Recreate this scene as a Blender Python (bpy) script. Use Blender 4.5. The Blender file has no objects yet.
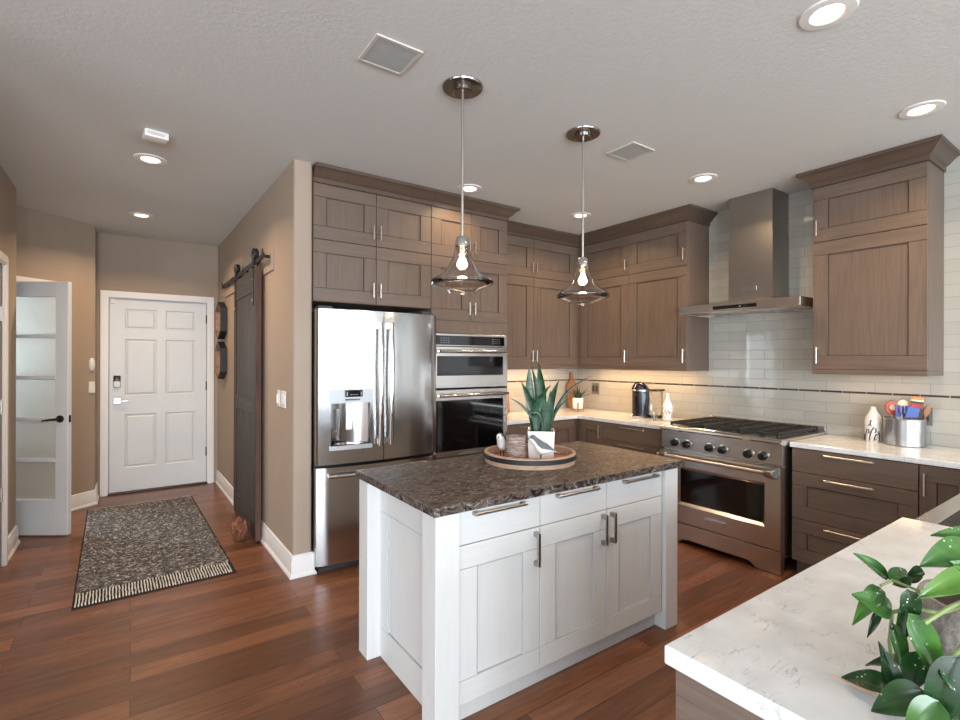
import bpy, bmesh, math, random
from mathutils import Vector, Matrix
R = math.radians
random.seed(7)
S = bpy.context.scene
COL = S.collection
PI = math.pi

# ------------------------------------------------------------------ camera, world, light, exposure
CAMH = 1.475
FPX = 498.0
YAW = math.atan2(349, 498)
cam_d = bpy.data.cameras.new('camera')
cam_d.sensor_width = 36.0
cam_d.lens = FPX * 36.0 / 960.0
cam_d.clip_start = 0.02
cam = bpy.data.objects.new('camera', cam_d)
COL.objects.link(cam)
cam.location = (0, 0, CAMH)
cam.rotation_euler = (Matrix.Rotation(-YAW, 4, 'Z') @ Matrix.Rotation(R(90), 4, 'X') @ Matrix.Rotation(0.0026, 4, 'Z')).to_euler()
S.camera = cam

S.view_settings.view_transform = 'Standard'
S.view_settings.look = 'None'
S.view_settings.gamma = 1.0
S.view_settings.use_curve_mapping = False
S.view_settings.exposure = 0.13

W = bpy.data.worlds.new('world')
S.world = W
W.use_nodes = True
W.node_tree.nodes['Background'].inputs[0].default_value = (0.75, 0.87, 1.0, 1)
W.node_tree.nodes['Background'].inputs[1].default_value = 1.6


def area_light(name, loc, rot, sx, sy, power, color, spread=PI):
    d = bpy.data.lights.new(name, 'AREA')
    d.shape = 'RECTANGLE'
    d.size, d.size_y = sx, sy
    d.energy = power
    d.color = color
    d.spread = spread
    o = bpy.data.objects.new(name, d)
    COL.objects.link(o)
    o.location = loc
    o.rotation_euler = rot
    return o


DAY = (0.84, 0.92, 1.0)
WARM = (1.0, 0.70, 0.42)
# daylight coming in through the big windows of the living area behind the viewer
area_light('daylight_rear', (-2.05, -4.62, 1.4), (R(90), 0, 0), 3.6, 2.5, 590, DAY)
area_light('daylight_rear', (1.3, -4.62, 1.4), (R(90), 0, 0), 1.45, 2.5, 85, DAY)
area_light('daylight_rear', (3.4, -4.62, 1.4), (R(90), 0, 0), 1.35, 2.5, 110, DAY)
area_light('daylight_side', (-5.12, -1.0, 1.4), (R(90), 0, R(-90)), 4.4, 2.5, 150, DAY)
area_light('daylight_study', (-2.15, 7.2, 1.75), (R(80), 0, R(-138)), 1.2, 1.3, 60, DAY)

# ------------------------------------------------------------------ helpers
def at(u, v, d):
    """world point at depth d metres seen where the picture has (u, v)"""
    s, c = math.sin(YAW), math.cos(YAW)
    l = (u - 480) / FPX * d
    return Vector((s * d + c * l, c * d - s * l, CAMH + (360 - v) / FPX * d))


class MB:
    def __init__(self):
        self.bm = bmesh.new()

    def _merge(self, t, mi):
        for f in t.faces:
            f.material_index = mi
        me = bpy.data.meshes.new('tmp')
        t.to_mesh(me)
        t.free()
        self.bm.from_mesh(me)
        bpy.data.meshes.remove(me)
        return self

    def box(self, x0, y0, z0, x1, y1, z1, bev=0.0, mi=0, seg=1):
        if bev <= 0:
            vs = [self.bm.verts.new(p) for p in ((x0, y0, z0), (x1, y0, z0), (x1, y1, z0), (x0, y1, z0),
                                                 (x0, y0, z1), (x1, y0, z1), (x1, y1, z1), (x0, y1, z1))]
            for q in ((3, 2, 1, 0), (4, 5, 6, 7), (0, 1, 5, 4), (1, 2, 6, 5), (2, 3, 7, 6), (3, 0, 4, 7)):
                f = self.bm.faces.new([vs[i] for i in q])
                f.material_index = mi
            return self
        t = bmesh.new()
        m = MB.__new__(MB)
        m.bm = t
        m.box(x0, y0, z0, x1, y1, z1)
        bmesh.ops.bevel(t, geom=t.edges[:], offset=bev, segments=seg, affect='EDGES', profile=0.5)
        return self._merge(t, mi)

    def prism(self, poly, a0, a1, axis='z', mi=0, bev=0.0):
        """poly of 2d points; axis z: (x,y), axis x: (y,z), axis y: (x,z)"""
        t = bmesh.new()
        def pt(p, a):
            if axis == 'z': return (p[0], p[1], a)
            if axis == 'x': return (a, p[0], p[1])
            return (p[0], a, p[1])
        A = [t.verts.new(pt(p, a0)) for p in poly]
        B = [t.verts.new(pt(p, a1)) for p in poly]
        n = len(poly)
        t.faces.new(A)
        t.faces.new(B)
        for i in range(n):
            t.faces.new((A[i], A[(i + 1) % n], B[(i + 1) % n], B[i]))
        bmesh.ops.recalc_face_normals(t, faces=t.faces[:])
        if bev > 0:
            bmesh.ops.bevel(t, geom=t.edges[:], offset=bev, segments=1, affect='EDGES')
        return self._merge(t, mi)

    def ring(self, pts_rings, closed_u=True, cap0=True, cap1=True, mi=0):
        """skin a list of rings of equal length"""
        t = bmesh.new()
        rr = [[t.verts.new(p) for p in ring] for ring in pts_rings]
        n = len(rr[0])
        for a, b in zip(rr, rr[1:]):
            for i in range(n if closed_u else n - 1):
                j = (i + 1) % n
                t.faces.new((a[i], a[j], b[j], b[i]))
        if closed_u:
            if cap0: t.faces.new(rr[0][::-1])
            if cap1: t.faces.new(rr[-1])
        bmesh.ops.remove_doubles(t, verts=t.verts[:], dist=1e-6)
        if closed_u:
            bmesh.ops.recalc_face_normals(t, faces=t.faces[:])
        return self._merge(t, mi)

    def lathe(self, prof, c=(0, 0, 0), seg=32, mi=0, cap0=True, cap1=True):
        rings = []
        for r, z in prof:
            r = max(r, 1e-4)
            rings.append([(c[0] + r * math.cos(2 * PI * i / seg), c[1] + r * math.sin(2 * PI * i / seg), c[2] + z)
                          for i in range(seg)])
        return self.ring(rings, True, cap0, cap1, mi)

    def cyl(self, p0, p1, r0, r1=None, seg=16, mi=0):
        return self.tube([p0, p1], [r0, r0 if r1 is None else r1], seg, mi)

    def tube(self, pts, r, seg=8, mi=0):
        pts = [Vector(p) for p in pts]
        if not isinstance(r, (list, tuple)):
            r = [r] * len(pts)
        rings = []
        prev = None
        for i, p in enumerate(pts):
            a = pts[max(i - 1, 0)]
            b = pts[min(i + 1, len(pts) - 1)]
            d = (b - a).normalized()
            if prev is None:
                n = d.orthogonal().normalized()
            else:
                n = (prev - d * prev.dot(d)).normalized()
            prev = n
            m = d.cross(n)
            rings.append([p + (n * math.cos(2 * PI * k / seg) + m * math.sin(2 * PI * k / seg)) * r[i]
                          for k in range(seg)])
        return self.ring(rings, True, True, True, mi)

    def sweep(self, path, prof, mi=0):
        """sweep a profile of (out, z) along a 2d path; out is to the right of travel"""
        P = [Vector(p) for p in path]
        rings = []
        for i, p in enumerate(P):
            ds = []
            if i > 0: ds.append((P[i] - P[i - 1]).normalized())
            if i < len(P) - 1: ds.append((P[i + 1] - P[i]).normalized())
            ns = [Vector((d.y, -d.x)) for d in ds]
            if len(ns) == 2:
                n = (ns[0] + ns[1]).normalized()
                n = n / max(n.dot(ns[0]), 0.2)
            else:
                n = ns[0]
            rings.append([(p.x + n.x * o, p.y + n.y * o, z) for o, z in prof])
        return self.ring(rings, True, True, True, mi)

    def xform(self, M):
        bmesh.ops.transform(self.bm, matrix=M, verts=self.bm.verts[:])
        return self


def obj(name, mb, mats, parent=None, loc=None, smooth=35):
    me = bpy.data.meshes.new(name)
    mb.bm.to_mesh(me)
    mb.bm.free()
    if not isinstance(mats, (list, tuple)):
        mats = [mats]
    for m in mats:
        me.materials.append(m)
    if smooth:
        me.polygons.foreach_set('use_smooth', [True] * len(me.polygons))
        me.set_sharp_from_angle(angle=R(smooth))
    o = bpy.data.objects.new(name, me)
    COL.objects.link(o)
    if parent:
        o.parent = parent
    if loc:
        o.location = loc
    return o


def tag(o, label, cat, group=None):
    o['label'] = label
    o['category'] = cat
    if group:
        o['group'] = group
    return o


def thing(name, label, cat, loc=(0, 0, 0), rz=0.0, group=None):
    o = bpy.data.objects.new(name, None)
    o.empty_display_size = 0.1
    COL.objects.link(o)
    o.location = loc
    o.rotation_euler = (0, 0, rz)
    return tag(o, label, cat, group)


def struct(name, mb, m, parent=None, loc=None, smooth=35):
    o = obj(name, mb, m, parent, loc, smooth)
    if not parent:
        o['kind'] = 'structure'
    return o


def copy_tree(o, parent=None):
    c = o.copy()
    COL.objects.link(c)
    if parent:
        c.parent = parent
    for ch in list(o.children):
        copy_tree(ch, c)
    return c


# ------------------------------------------------------------------ materials
class NT:
    def __init__(self, name):
        self.m = bpy.data.materials.new(name)
        self.m.use_nodes = True
        self.t = self.m.node_tree
        self.b = self.t.nodes['Principled BSDF']
        self.tc = self.t.nodes.new('ShaderNodeTexCoord')

    def n(self, typ, **kw):
        x = self.t.nodes.new(typ)
        for k, v in kw.items():
            if hasattr(x, k) and k not in x.inputs:
                setattr(x, k, v)
            else:
                x.inputs[k].default_value = v
        return x

    def l(self, a, b):
        self.t.links.new(a, b)

    def coords(self, scale=(1, 1, 1), rnd=False, order=None, loc=(0, 0, 0)):
        src = self.tc.outputs['Object']
        if order:
            sp = self.n('ShaderNodeSeparateXYZ')
            self.l(src, sp.inputs[0])
            cb = self.n('ShaderNodeCombineXYZ')
            for i, ax in enumerate(order):
                if ax != '0':
                    self.l(sp.outputs['XYZ'.index(ax)], cb.inputs[i])
            src = cb.outputs[0]
        if rnd:
            oi = self.n('ShaderNodeObjectInfo')
            mu = self.n('ShaderNodeMath', operation='MULTIPLY')
            mu.inputs[1].default_value = 37.0
            self.l(oi.outputs['Random'], mu.inputs[0])
            ad = self.n('ShaderNodeVectorMath', operation='ADD')
            self.l(src, ad.inputs[0])
            self.l(mu.outputs[0], ad.inputs[1])
            src = ad.outputs[0]
        mp = self.n('ShaderNodeMapping')
        mp.inputs['Scale'].default_value = scale
        mp.inputs['Location'].default_value = loc
        self.l(src, mp.inputs['Vector'])
        return mp.outputs[0]

    def noise(self, vec, scale=5.0, detail=4.0, rough=0.5, dist=0.0):
        x = self.n('ShaderNodeTexNoise')
        x.inputs['Scale'].default_value = scale
        x.inputs['Detail'].default_value = detail
        x.inputs['Roughness'].default_value = rough
        x.inputs['Distortion'].default_value = dist
        self.l(vec, x.inputs['Vector'])
        return x.outputs['Fac']

    def ramp(self, fac, stops, interp='LINEAR'):
        x = self.n('ShaderNodeValToRGB')
        cr = x.color_ramp
        cr.interpolation = interp
        while len(cr.elements) > 1:
            cr.elements.remove(cr.elements[0])
        cr.elements[0].position = stops[0][0]
        cr.elements[0].color = tuple(stops[0][1]) + (1,)
        for p, c in stops[1:]:
            e = cr.elements.new(p)
            e.color = tuple(c) + (1,)
        self.l(fac, x.inputs[0])
        return x.outputs[0]

    def mix(self, fac, a, b, mode='MIX'):
        x = self.n('ShaderNodeMix', data_type='RGBA', blend_type=mode)
        for s, v in ((x.inputs[0], fac), (x.inputs[6], a), (x.inputs[7], b)):
            if hasattr(v, 'is_output'):
                self.l(v, s)
            elif isinstance(v, tuple):
                s.default_value = v if len(v) == 4 else v + (1,)
            else:
                s.default_value = v
        return x.outputs[2]

    def bump(self, h, strength=0.2, dist=0.01):
        x = self.n('ShaderNodeBump')
        x.inputs['Strength'].default_value = strength
        x.inputs['Distance'].default_value = dist
        self.l(h, x.inputs['Height'])
        self.l(x.outputs[0], self.b.inputs['Normal'])

    def set(self, **kw):
        names = dict(col='Base Color', rough='Roughness', metal='Metallic', spec='Specular IOR Level',
                     trans='Transmission Weight', ior='IOR', coat='Coat Weight', coat_r='Coat Roughness',
                     em='Emission Color', es='Emission Strength', sss='Subsurface Weight', sheen='Sheen Weight')
        for k, v in kw.items():
            s = self.b.inputs[names[k]]
            if hasattr(v, 'is_output'):
                self.l(v, s)
            elif isinstance(v, tuple):
                s.default_value = v + (1,) if len(v) == 3 else v
            else:
                s.default_value = v
        return self


def lin(r, g, b):
    f = lambda x: (x / 255 / 12.92) if x / 255 <= 0.04045 else ((x / 255 + 0.055) / 1.055) ** 2.4
    return (f(r), f(g), f(b))


def plain(name, col, rough=0.5, metal=0.0, var=0.06, **kw):
    t = NT(name)
    v = t.coords(rnd=True)
    f = t.noise(v, 18, 3)
    c2 = tuple(min(1, x * (1 + var)) for x in col)
    c1 = tuple(x * (1 - var) for x in col)
    t.set(col=t.ramp(f, [(0.3, c1), (0.7, c2)]), rough=rough, metal=metal, **kw)
    return t.m


def paint(name, col, rough=0.6, bump=0.15, scale=220):
    t = NT(name)
    v = t.coords()
    f = t.noise(v, 3, 3)
    t.set(col=t.ramp(f, [(0.3, tuple(x * 0.97 for x in col)), (0.7, tuple(x * 1.03 for x in col))]), rough=rough)
    t.bump(t.noise(v, scale, 2), bump, 0.003)
    return t.m


def wood(name, base, grain='z', dark=0.82, light=1.1, rough=0.42, bump=0.06, gs=0.45):
    t = NT(name)
    sc = {'z': (38, 38, 2.2), 'x': (2.2, 38, 38), 'y': (38, 2.2, 38)}[grain]
    sc2 = {'z': (130, 130, 5), 'x': (5, 130, 130), 'y': (130, 5, 130)}[grain]
    f = t.noise(t.coords(sc, rnd=True), 1.0, 5, 0.6, 0.6)
    g = t.noise(t.coords(sc2, rnd=True), 1.0, 3, 0.6)
    big = t.noise(t.coords((2.5, 2.5, 2.5), rnd=True), 1.0, 2)
    c = t.ramp(f, [(0.28, tuple(x * dark for x in base)), (0.5, base), (0.75, tuple(x * light for x in base))])
    c = t.mix(gs, c, t.ramp(g, [(0.3, (0.62, 0.62, 0.62)), (0.6, (1.08, 1.08, 1.08))]), 'MULTIPLY')
    c = t.mix(min(0.35, gs), c, t.ramp(big, [(0.3, (0.82, 0.8, 0.78)), (0.7, (1.12, 1.12, 1.12))]), 'MULTIPLY')
    t.set(col=c, rough=rough)
    t.bump(g, bump, 0.002)
    return t.m


def steel(name, col=(0.60, 0.575, 0.55), rough=0.24, grain='x', wavy=0.0):
    t = NT(name)
    sc = {'z': (240, 240, 1.5), 'x': (1.5, 240, 240), 'y': (240, 1.5, 240)}[grain]
    f = t.noise(t.coords(sc, rnd=True), 1.0, 3)
    t.set(col=t.ramp(f, [(0.3, tuple(x * 0.97 for x in col)), (0.7, tuple(x * 1.02 for x in col))]),
          metal=1.0, rough=t.ramp(f, [(0.3, (rough * 0.92,) * 3), (0.7, (rough * 1.1,) * 3)]))
    if wavy:
        t.bump(t.noise(t.coords((5, 5, 0.9)), 1.0, 1), wavy, 0.02)
    return t.m


def glass(name, col=(1, 1, 1), rough=0.0, ior=1.45):
    t = NT(name)
    t.set(col=col, rough=rough, trans=1.0, ior=ior)
    return t.m


def emit(name, col, s):
    t = NT(name)
    t.set(col=(0.8, 0.8, 0.8), em=col, es=s)
    return t.m


CABC = lin(105, 88, 75)
M = {}
M['wood_v'] = wood('cabinet_wood_vertical', CABC, 'z')
M['wood_h'] = wood('cabinet_wood_horizontal', CABC, 'x')
M['shade_line'] = wood('dark_shade_line', lin(62, 50, 42), 'z')  # dark colour draws the shadow line around brown door panels
M['crown'] = wood('crown_wood_shaded', lin(86, 70, 59), 'x')  # cabinet wood with the shade on the crown put into its colour
M['shade_line_white'] = plain('grey_shade_line', lin(172, 172, 172), 0.5)  # same painted shadow line, in grey for the white island
M['barn_v'] = wood('barn_wood_vertical', lin(48, 38, 32), 'z', 0.3, 2.6, 0.7, 0.6, 0.8)
M['barn_h'] = wood('barn_wood_horizontal', lin(48, 38, 32), 'y', 0.3, 2.6, 0.7, 0.6, 0.8)
M['barn_edge'] = wood('barn_wood_edge', lin(84, 56, 44), 'z', 0.5, 1.4, 0.7, 0.4)
M['isl_v'] = wood('white_wood_vertical', lin(206, 206, 204), 'z', 0.97, 1.02, 0.42, 0.03, 0.07)
M['isl_h'] = wood('white_wood_horizontal', lin(206, 206, 204), 'x', 0.97, 1.02, 0.42, 0.03, 0.07)
M['tan_wood'] = wood('tan_wood', lin(148, 104, 72), 'z', 0.7, 1.2, 0.5, 0.1)
M['tray_wood'] = wood('tray_wood', lin(176, 146, 122), 'x', 0.72, 1.15, 0.6, 0.3)
M['tray_in'] = wood('tray_inner_wood', lin(150, 98, 68), 'x', 0.7, 1.15, 0.5, 0.3)
M['steel'] = steel('brushed_steel', grain='x')
M['steel_v'] = steel('brushed_steel_vertical', (0.50, 0.50, 0.50), 0.16, 'z', 0.2)
M['steel_crock'] = steel('crock_steel', (0.34, 0.34, 0.34), 0.3, 'z')
M['steel_dark'] = plain('chimney_steel', (0.36, 0.335, 0.31), 0.3, 1.0, 0.015)
M['hood_band'] = steel('hood_band_steel', (0.52, 0.48, 0.44), 0.25, 'x')
M['chrome'] = plain('polished_nickel', (0.66, 0.65, 0.63), 0.1, 1.0, 0.02)
M['canopy'] = plain('dark_nickel', (0.36, 0.35, 0.34), 0.14, 1.0, 0.02)
M['nickel'] = plain('satin_nickel', (0.62, 0.58, 0.53), 0.28, 1.0, 0.03)
M['pewter'] = plain('pewter', (0.42, 0.41, 0.40), 0.32, 1.0, 0.05)
M['iron'] = plain('cast_iron', lin(38, 38, 38), 0.5, 0.3)
M['black'] = plain('black_plastic', lin(18, 18, 19), 0.25)
M['black_glass'] = plain('black_glass', lin(9, 9, 10), 0.05, 0.0, 0.02, spec=0.7)
M['display'] = plain('display_marks', lin(150, 155, 158), 0.4)
M['dark_grey'] = plain('dark_grey', lin(52, 53, 55), 0.45)
M['panel_grey'] = plain('silver_paint', lin(176, 178, 180), 0.35, 0.2, 0.02)
M['navy'] = plain('navy_lacquer', lin(30, 42, 66), 0.18, 0.3, 0.04, coat=0.6)
M['white_paint'] = paint('white_door_paint', lin(212, 216, 219), 0.38, 0.05)
M['trim_paint'] = paint('white_trim_paint', lin(226, 225, 224), 0.38, 0.04)
M['wall_paint'] = paint('taupe_wall_paint', lin(160, 143, 127), 0.75, 0.3)
M['white_plastic'] = plain('white_plastic', lin(226, 224, 220), 0.4, 0, 0.02)
M['grey_plate'] = plain('grey_plate', lin(120, 112, 105), 0.4, 0.3, 0.04)
M['ceramic'] = plain('white_ceramic', lin(232, 230, 226), 0.2, 0, 0.02, coat=0.3)
M['speaker'] = plain('grille_cloth', lin(170, 175, 174), 0.8)
M['speaker_trim'] = plain('grille_trim', lin(196, 192, 184), 0.5)
M['frost'] = glass('frosted_glass', (0.88, 0.95, 0.92), 0.55)
M['clear'] = glass('clear_glass', (0.97, 0.98, 0.98), 0.0)
M['smoke'] = glass('smoky_pendant_glass', (0.86, 0.84, 0.83), 0.0)
M['lamp'] = emit('lamp_lens', (1.0, 0.80, 0.55), 5.0)
M['bulb'] = emit('lit_bulb', (1.0, 0.74, 0.45), 22.0)
M['hood_lamp'] = emit('hood_lamp_lens', (1.0, 0.88, 0.7), 3.0)
M['soil'] = plain('potting_soil', lin(52, 40, 32), 0.95, 0, 0.4)
M['red'] = plain('red_silicone', lin(178, 62, 38), 0.4)
M['orange'] = plain('orange_silicone', lin(222, 132, 58), 0.4)
M['blue'] = plain('blue_silicone', lin(70, 98, 170), 0.4)
M['cream'] = plain('cream_silicone', lin(232, 208, 170), 0.45)
M['art_black'] = plain('black_glaze', lin(30, 28, 28), 0.3)
M['art_orange'] = plain('orange_glaze', lin(196, 128, 70), 0.3)
M['bird_grey'] = plain('grey_glaze', lin(92, 97, 103), 0.5, 0, 0.1)


def m_ceiling():
    t = NT('ceiling_texture')
    v = t.coords()
    col = lin(209, 211, 209)
    t.set(col=col, rough=0.85)
    a = t.noise(v, 55, 3, 0.6, 0.4)
    t.bump(a, 0.32, 0.006)
    return t.m


def m_floor():
    t = NT('hardwood_planks')
    v = t.coords()
    br = t.n('ShaderNodeTexBrick')
    br.offset = 0.37
    br.inputs['Scale'].default_value = 1.0
    br.inputs['Brick Width'].default_value = 1.35
    br.inputs['Row Height'].default_value = 0.132
    br.inputs['Mortar Size'].default_value = 0.0016
    br.inputs['Mortar Smooth'].default_value = 0.1
    br.inputs['Bias'].default_value = 0.0
    br.inputs['Color1'].default_value = (0, 0, 0, 1)
    br.inputs['Color2'].default_value = (1, 1, 1, 1)
    br.inputs['Mortar'].default_value = (0.5, 0.5, 0.5, 1)
    t.l(v, br.inputs['Vector'])
    # per-plank shift of the grain
    ad = t.n('ShaderNodeVectorMath', operation='MULTIPLY_ADD')
    t.l(br.outputs['Color'], ad.inputs[0])
    ad.inputs[1].default_value = (7.3, 5.1, 3.7)
    t.l(v, ad.inputs[2])
    mp = t.n('ShaderNodeMapping')
    mp.inputs['Scale'].default_value = (1.6, 16, 1)
    t.l(ad.outputs[0], mp.inputs[0])
    g = t.noise(mp.outputs[0], 1.0, 6, 0.62, 1.2)
    mp2 = t.n('ShaderNodeMapping')
    mp2.inputs['Scale'].default_value = (5, 120, 1)
    t.l(ad.outputs[0], mp2.inputs[0])
    fine = t.noise(mp2.outputs[0], 1.0, 3)
    tone = t.ramp(br.outputs['Color'], [(0.0, lin(97, 62, 43)), (0.5, lin(118, 76, 53)), (1.0, lin(139, 92, 64))])
    gr = t.ramp(g, [(0.28, (0.45, 0.42, 0.4)), (0.48, (0.95, 0.95, 0.95)), (0.72, (1.35, 1.33, 1.3))])
    c = t.mix(0.8, tone, gr, 'MULTIPLY')
    c = t.mix(0.5, c, t.ramp(fine, [(0.35, (0.6, 0.58, 0.56)), (0.6, (1.08, 1.08, 1.08))]), 'MULTIPLY')
    c = t.mix(br.outputs['Fac'], c, lin(44, 24, 17))
    rg = t.ramp(g, [(0.3, (0.36,) * 3), (0.7, (0.26,) * 3)])
    t.set(col=c, rough=rg, spec=0.45)
    h = t.n('ShaderNodeMath', operation='SUBTRACT')
    hh = t.n('ShaderNodeMath', operation='MULTIPLY')
    t.l(g, hh.inputs[0])
    hh.inputs[1].default_value = 0.35
    t.l(hh.outputs[0], h.inputs[0])
    t.l(br.outputs['Fac'], h.inputs[1])
    t.bump(h.outputs[0], 0.25, 0.004)
    return t.m


def m_tile(order, name):
    t = NT(name)
    v = t.coords(order=order, loc=(0.07, -0.914 + 10 * 0.0817, 0))
    br = t.n('ShaderNodeTexBrick')
    br.offset = 0.5
    br.inputs['Scale'].default_value = 1.0
    br.inputs['Brick Width'].default_value = 0.305
    br.inputs['Row Height'].default_value = 0.0817
    br.inputs['Mortar Size'].default_value = 0.0022
    br.inputs['Mortar Smooth'].default_value = 0.15
    br.inputs['Color1'].default_value = lin(166, 165, 156) + (1,)
    br.inputs['Color2'].default_value = lin(175, 173, 164) + (1,)
    br.inputs['Mortar'].default_value = lin(140, 139, 133) + (1,)
    t.l(v, br.inputs['Vector'])
    t.set(col=br.outputs['Color'], rough=t.ramp(br.outputs['Fac'], [(0, (0.09,) * 3), (1, (0.6,) * 3)]), spec=0.6,
          coat=0.3)
    w = t.noise(v, 9, 1)
    h = t.n('ShaderNodeMath', operation='SUBTRACT')
    hw = t.n('ShaderNodeMath', operation='MULTIPLY')
    t.l(w, hw.inputs[0])
    hw.inputs[1].default_value = 0.9
    t.l(hw.outputs[0], h.inputs[0])
    t.l(br.outputs['Fac'], h.inputs[1])
    t.bump(h.outputs[0], 0.3, 0.004)
    return t.m


def m_quartz():
    t = NT('white_quartz')
    v = t.coords((1, 1, 1))
    mp = t.coords((2.2, 7.5, 4), loc=(0.3, 0.1, 0))
    a = t.noise(mp, 4.2, 6, 0.62, 1.2)
    sb = t.n('ShaderNodeMath', operation='SUBTRACT')
    t.l(a, sb.inputs[0])
    sb.inputs[1].default_value = 0.5
    ab = t.n('ShaderNodeMath', operation='ABSOLUTE')
    t.l(sb.outputs[0], ab.inputs[0])
    vein = t.ramp(ab.outputs[0], [(0.0, (1, 1, 1)), (0.010, (0.3,) * 3), (0.022, (0, 0, 0))])
    mask = t.ramp(t.noise(v, 17, 3, 0.6), [(0.52, (0, 0, 0)), (0.66, (0.8, 0.8, 0.8))])
    m = t.mix(1.0, vein, mask, 'MULTIPLY')
    cloud = t.ramp(t.noise(v, 12, 5), [(0.35, lin(210, 213, 214)), (0.65, lin(224, 227, 228))])
    c = t.mix(m, cloud, lin(120, 118, 116))
    t.set(col=c, rough=0.1, spec=0.5)
    return t.m


def m_granite():
    t = NT('leathered_granite')
    v = t.coords((1.0, 2.0, 1.6))
    a = t.noise(v, 15, 3.5, 0.55, 2.2)
    b = t.noise(v, 70, 4, 0.7, 0.8)
    c = t.ramp(a, [(0.36, lin(12, 12, 14)), (0.45, lin(42, 38, 38)), (0.505, lin(116, 98, 86)), (0.55, lin(46, 41, 40)),
                   (0.64, lin(140, 134, 132))])
    c = t.mix(0.6, c, t.ramp(b, [(0.35, (0.45, 0.45, 0.46)), (0.65, (1.3, 1.28, 1.26))]), 'MULTIPLY')
    t.set(col=c, rough=t.ramp(b, [(0.3, (0.28,) * 3), (0.7, (0.5,) * 3)]), spec=0.35)
    t.bump(a, 0.35, 0.004)
    return t.m


def m_rug():
    t = NT('heather_rug')
    v = t.coords((38, 70, 40))
    a = t.noise(v, 1.0, 4, 0.75)
    c = t.ramp(a, [(0.42, lin(18, 17, 17)), (0.49, lin(58, 55, 54)), (0.55, lin(104, 99, 97)), (0.62, lin(204, 199, 196))])
    t.set(col=c, rough=0.95, sheen=0.2)
    t.bump(t.noise(t.coords((110, 150, 60)), 1.0, 3), 0.9, 0.01)
    return t.m


def m_leaf(name, dark, light, scale=(8, 8, 40), spots=False, rough=0.32):
    t = NT(name)
    a = t.noise(t.coords(scale, rnd=True), 1.0, 4, 0.6, 0.8)
    c = t.ramp(a, [(0.35, dark), (0.65, light)])
    if spots:
        vo = t.n('ShaderNodeTexVoronoi')
        vo.inputs['Scale'].default_value = 150
        t.l(t.coords(rnd=True), vo.inputs['Vector'])
        s = t.ramp(vo.outputs['Distance'], [(0.16, (1, 1, 1)), (0.24, (0, 0, 0))])
        k = t.ramp(t.noise(t.coords(rnd=True), 30, 2), [(0.56, (0, 0, 0)), (0.62, (1, 1, 1))])
        c = t.mix(t.mix(1.0, s, k, 'MULTIPLY'), c, lin(196, 208, 180))
    t.set(col=c, rough=rough, spec=0.5)
    return t.m


def m_stone():
    t = NT('rough_stone_pot')
    a = t.noise(t.coords(), 40, 6, 0.7)
    t.set(col=t.ramp(a, [(0.3, lin(108, 102, 96)), (0.7, lin(176, 170, 162))]), rough=0.9)
    t.bump(t.noise(t.coords(), 90, 4), 0.6, 0.006)
    return t.m


def m_bark():
    t = NT('striped_bark')
    a = t.noise(t.coords((18, 18, 150)), 1.0, 4, 0.7)
    t.set(col=t.ramp(a, [(0.32, lin(82, 66, 58)), (0.5, lin(140, 122, 112)), (0.68, lin(188, 174, 164))]), rough=0.85)
    t.bump(a, 0.7, 0.006)
    return t.m


def m_liner(order):
    t = NT('bronze_liner_' + order.lower().replace('0', ''))
    br = t.n('ShaderNodeTexBrick')
    br.offset = 0.0
    br.inputs['Scale'].default_value = 1.0
    br.inputs['Brick Width'].default_value = 0.15
    br.inputs['Row Height'].default_value = 2.0
    br.inputs['Mortar Size'].default_value = 0.0035
    br.inputs['Color1'].default_value = lin(64, 52, 46) + (1,)
    br.inputs['Color2'].default_value = lin(92, 78, 66) + (1,)
    br.inputs['Mortar'].default_value = lin(170, 166, 158) + (1,)
    t.l(t.coords(order=order, loc=(0, 0.3, 0)), br.inputs['Vector'])
    t.set(col=br.outputs['Color'], rough=0.3, metal=0.4)
    return t.m


def m_bottle_art():
    t = NT('bottle_print')
    v = t.coords()
    sp = t.n('ShaderNodeSeparateXYZ')
    t.l(v, sp.inputs[0])
    band = t.ramp(sp.outputs[2], [(0.03, (0, 0, 0)), (0.04, (1, 1, 1)), (0.12, (1, 1, 1)), (0.135, (0, 0, 0))])
    a = t.ramp(t.noise(v, 70, 2), [(0.58, (0, 0, 0)), (0.62, (1, 1, 1))])
    b = t.ramp(t.noise(t.coords(loc=(4, 2, 1)), 55, 2), [(0.6, (0, 0, 0)), (0.63, (1, 1, 1))])
    c = t.mix(t.mix(1.0, a, band, 'MULTIPLY'), lin(236, 234, 230), lin(206, 96, 62))
    c = t.mix(t.mix(1.0, b, band, 'MULTIPLY'), c, lin(70, 72, 92))
    t.set(col=c, rough=0.22, coat=0.3)
    return t.m


M['ceiling'] = m_ceiling()
M['floor'] = m_floor()
M['tile_r'] = m_tile('YZ0', 'glass_subway_tile_range')
M['tile_b'] = m_tile('XZ0', 'glass_subway_tile_fridge')
M['quartz'] = m_quartz()
M['granite'] = m_granite()
M['rug'] = m_rug()
M['rug_edge'] = plain('rug_edge', lin(30, 28, 28), 0.95, 0, 0.2)
M['fringe'] = plain('rug_fringe', lin(205, 200, 192), 0.95, 0, 0.3)
M['snake'] = m_leaf('snake_plant_leaf', lin(18, 46, 29), lin(46, 86, 56), (6, 6, 45), False, 0.35)
M['snake_dark'] = m_leaf('slim_dark_leaf', lin(24, 44, 32), lin(44, 70, 48), (6, 6, 40))
M['pothos'] = m_leaf('pothos_leaf', lin(36, 74, 28), lin(66, 108, 42), (9, 9, 9), True, 0.25)
M['pothos_dark'] = m_leaf('pothos_leaf_dark', lin(20, 46, 22), lin(38, 76, 34), (9, 9, 9), True, 0.25)
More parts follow.
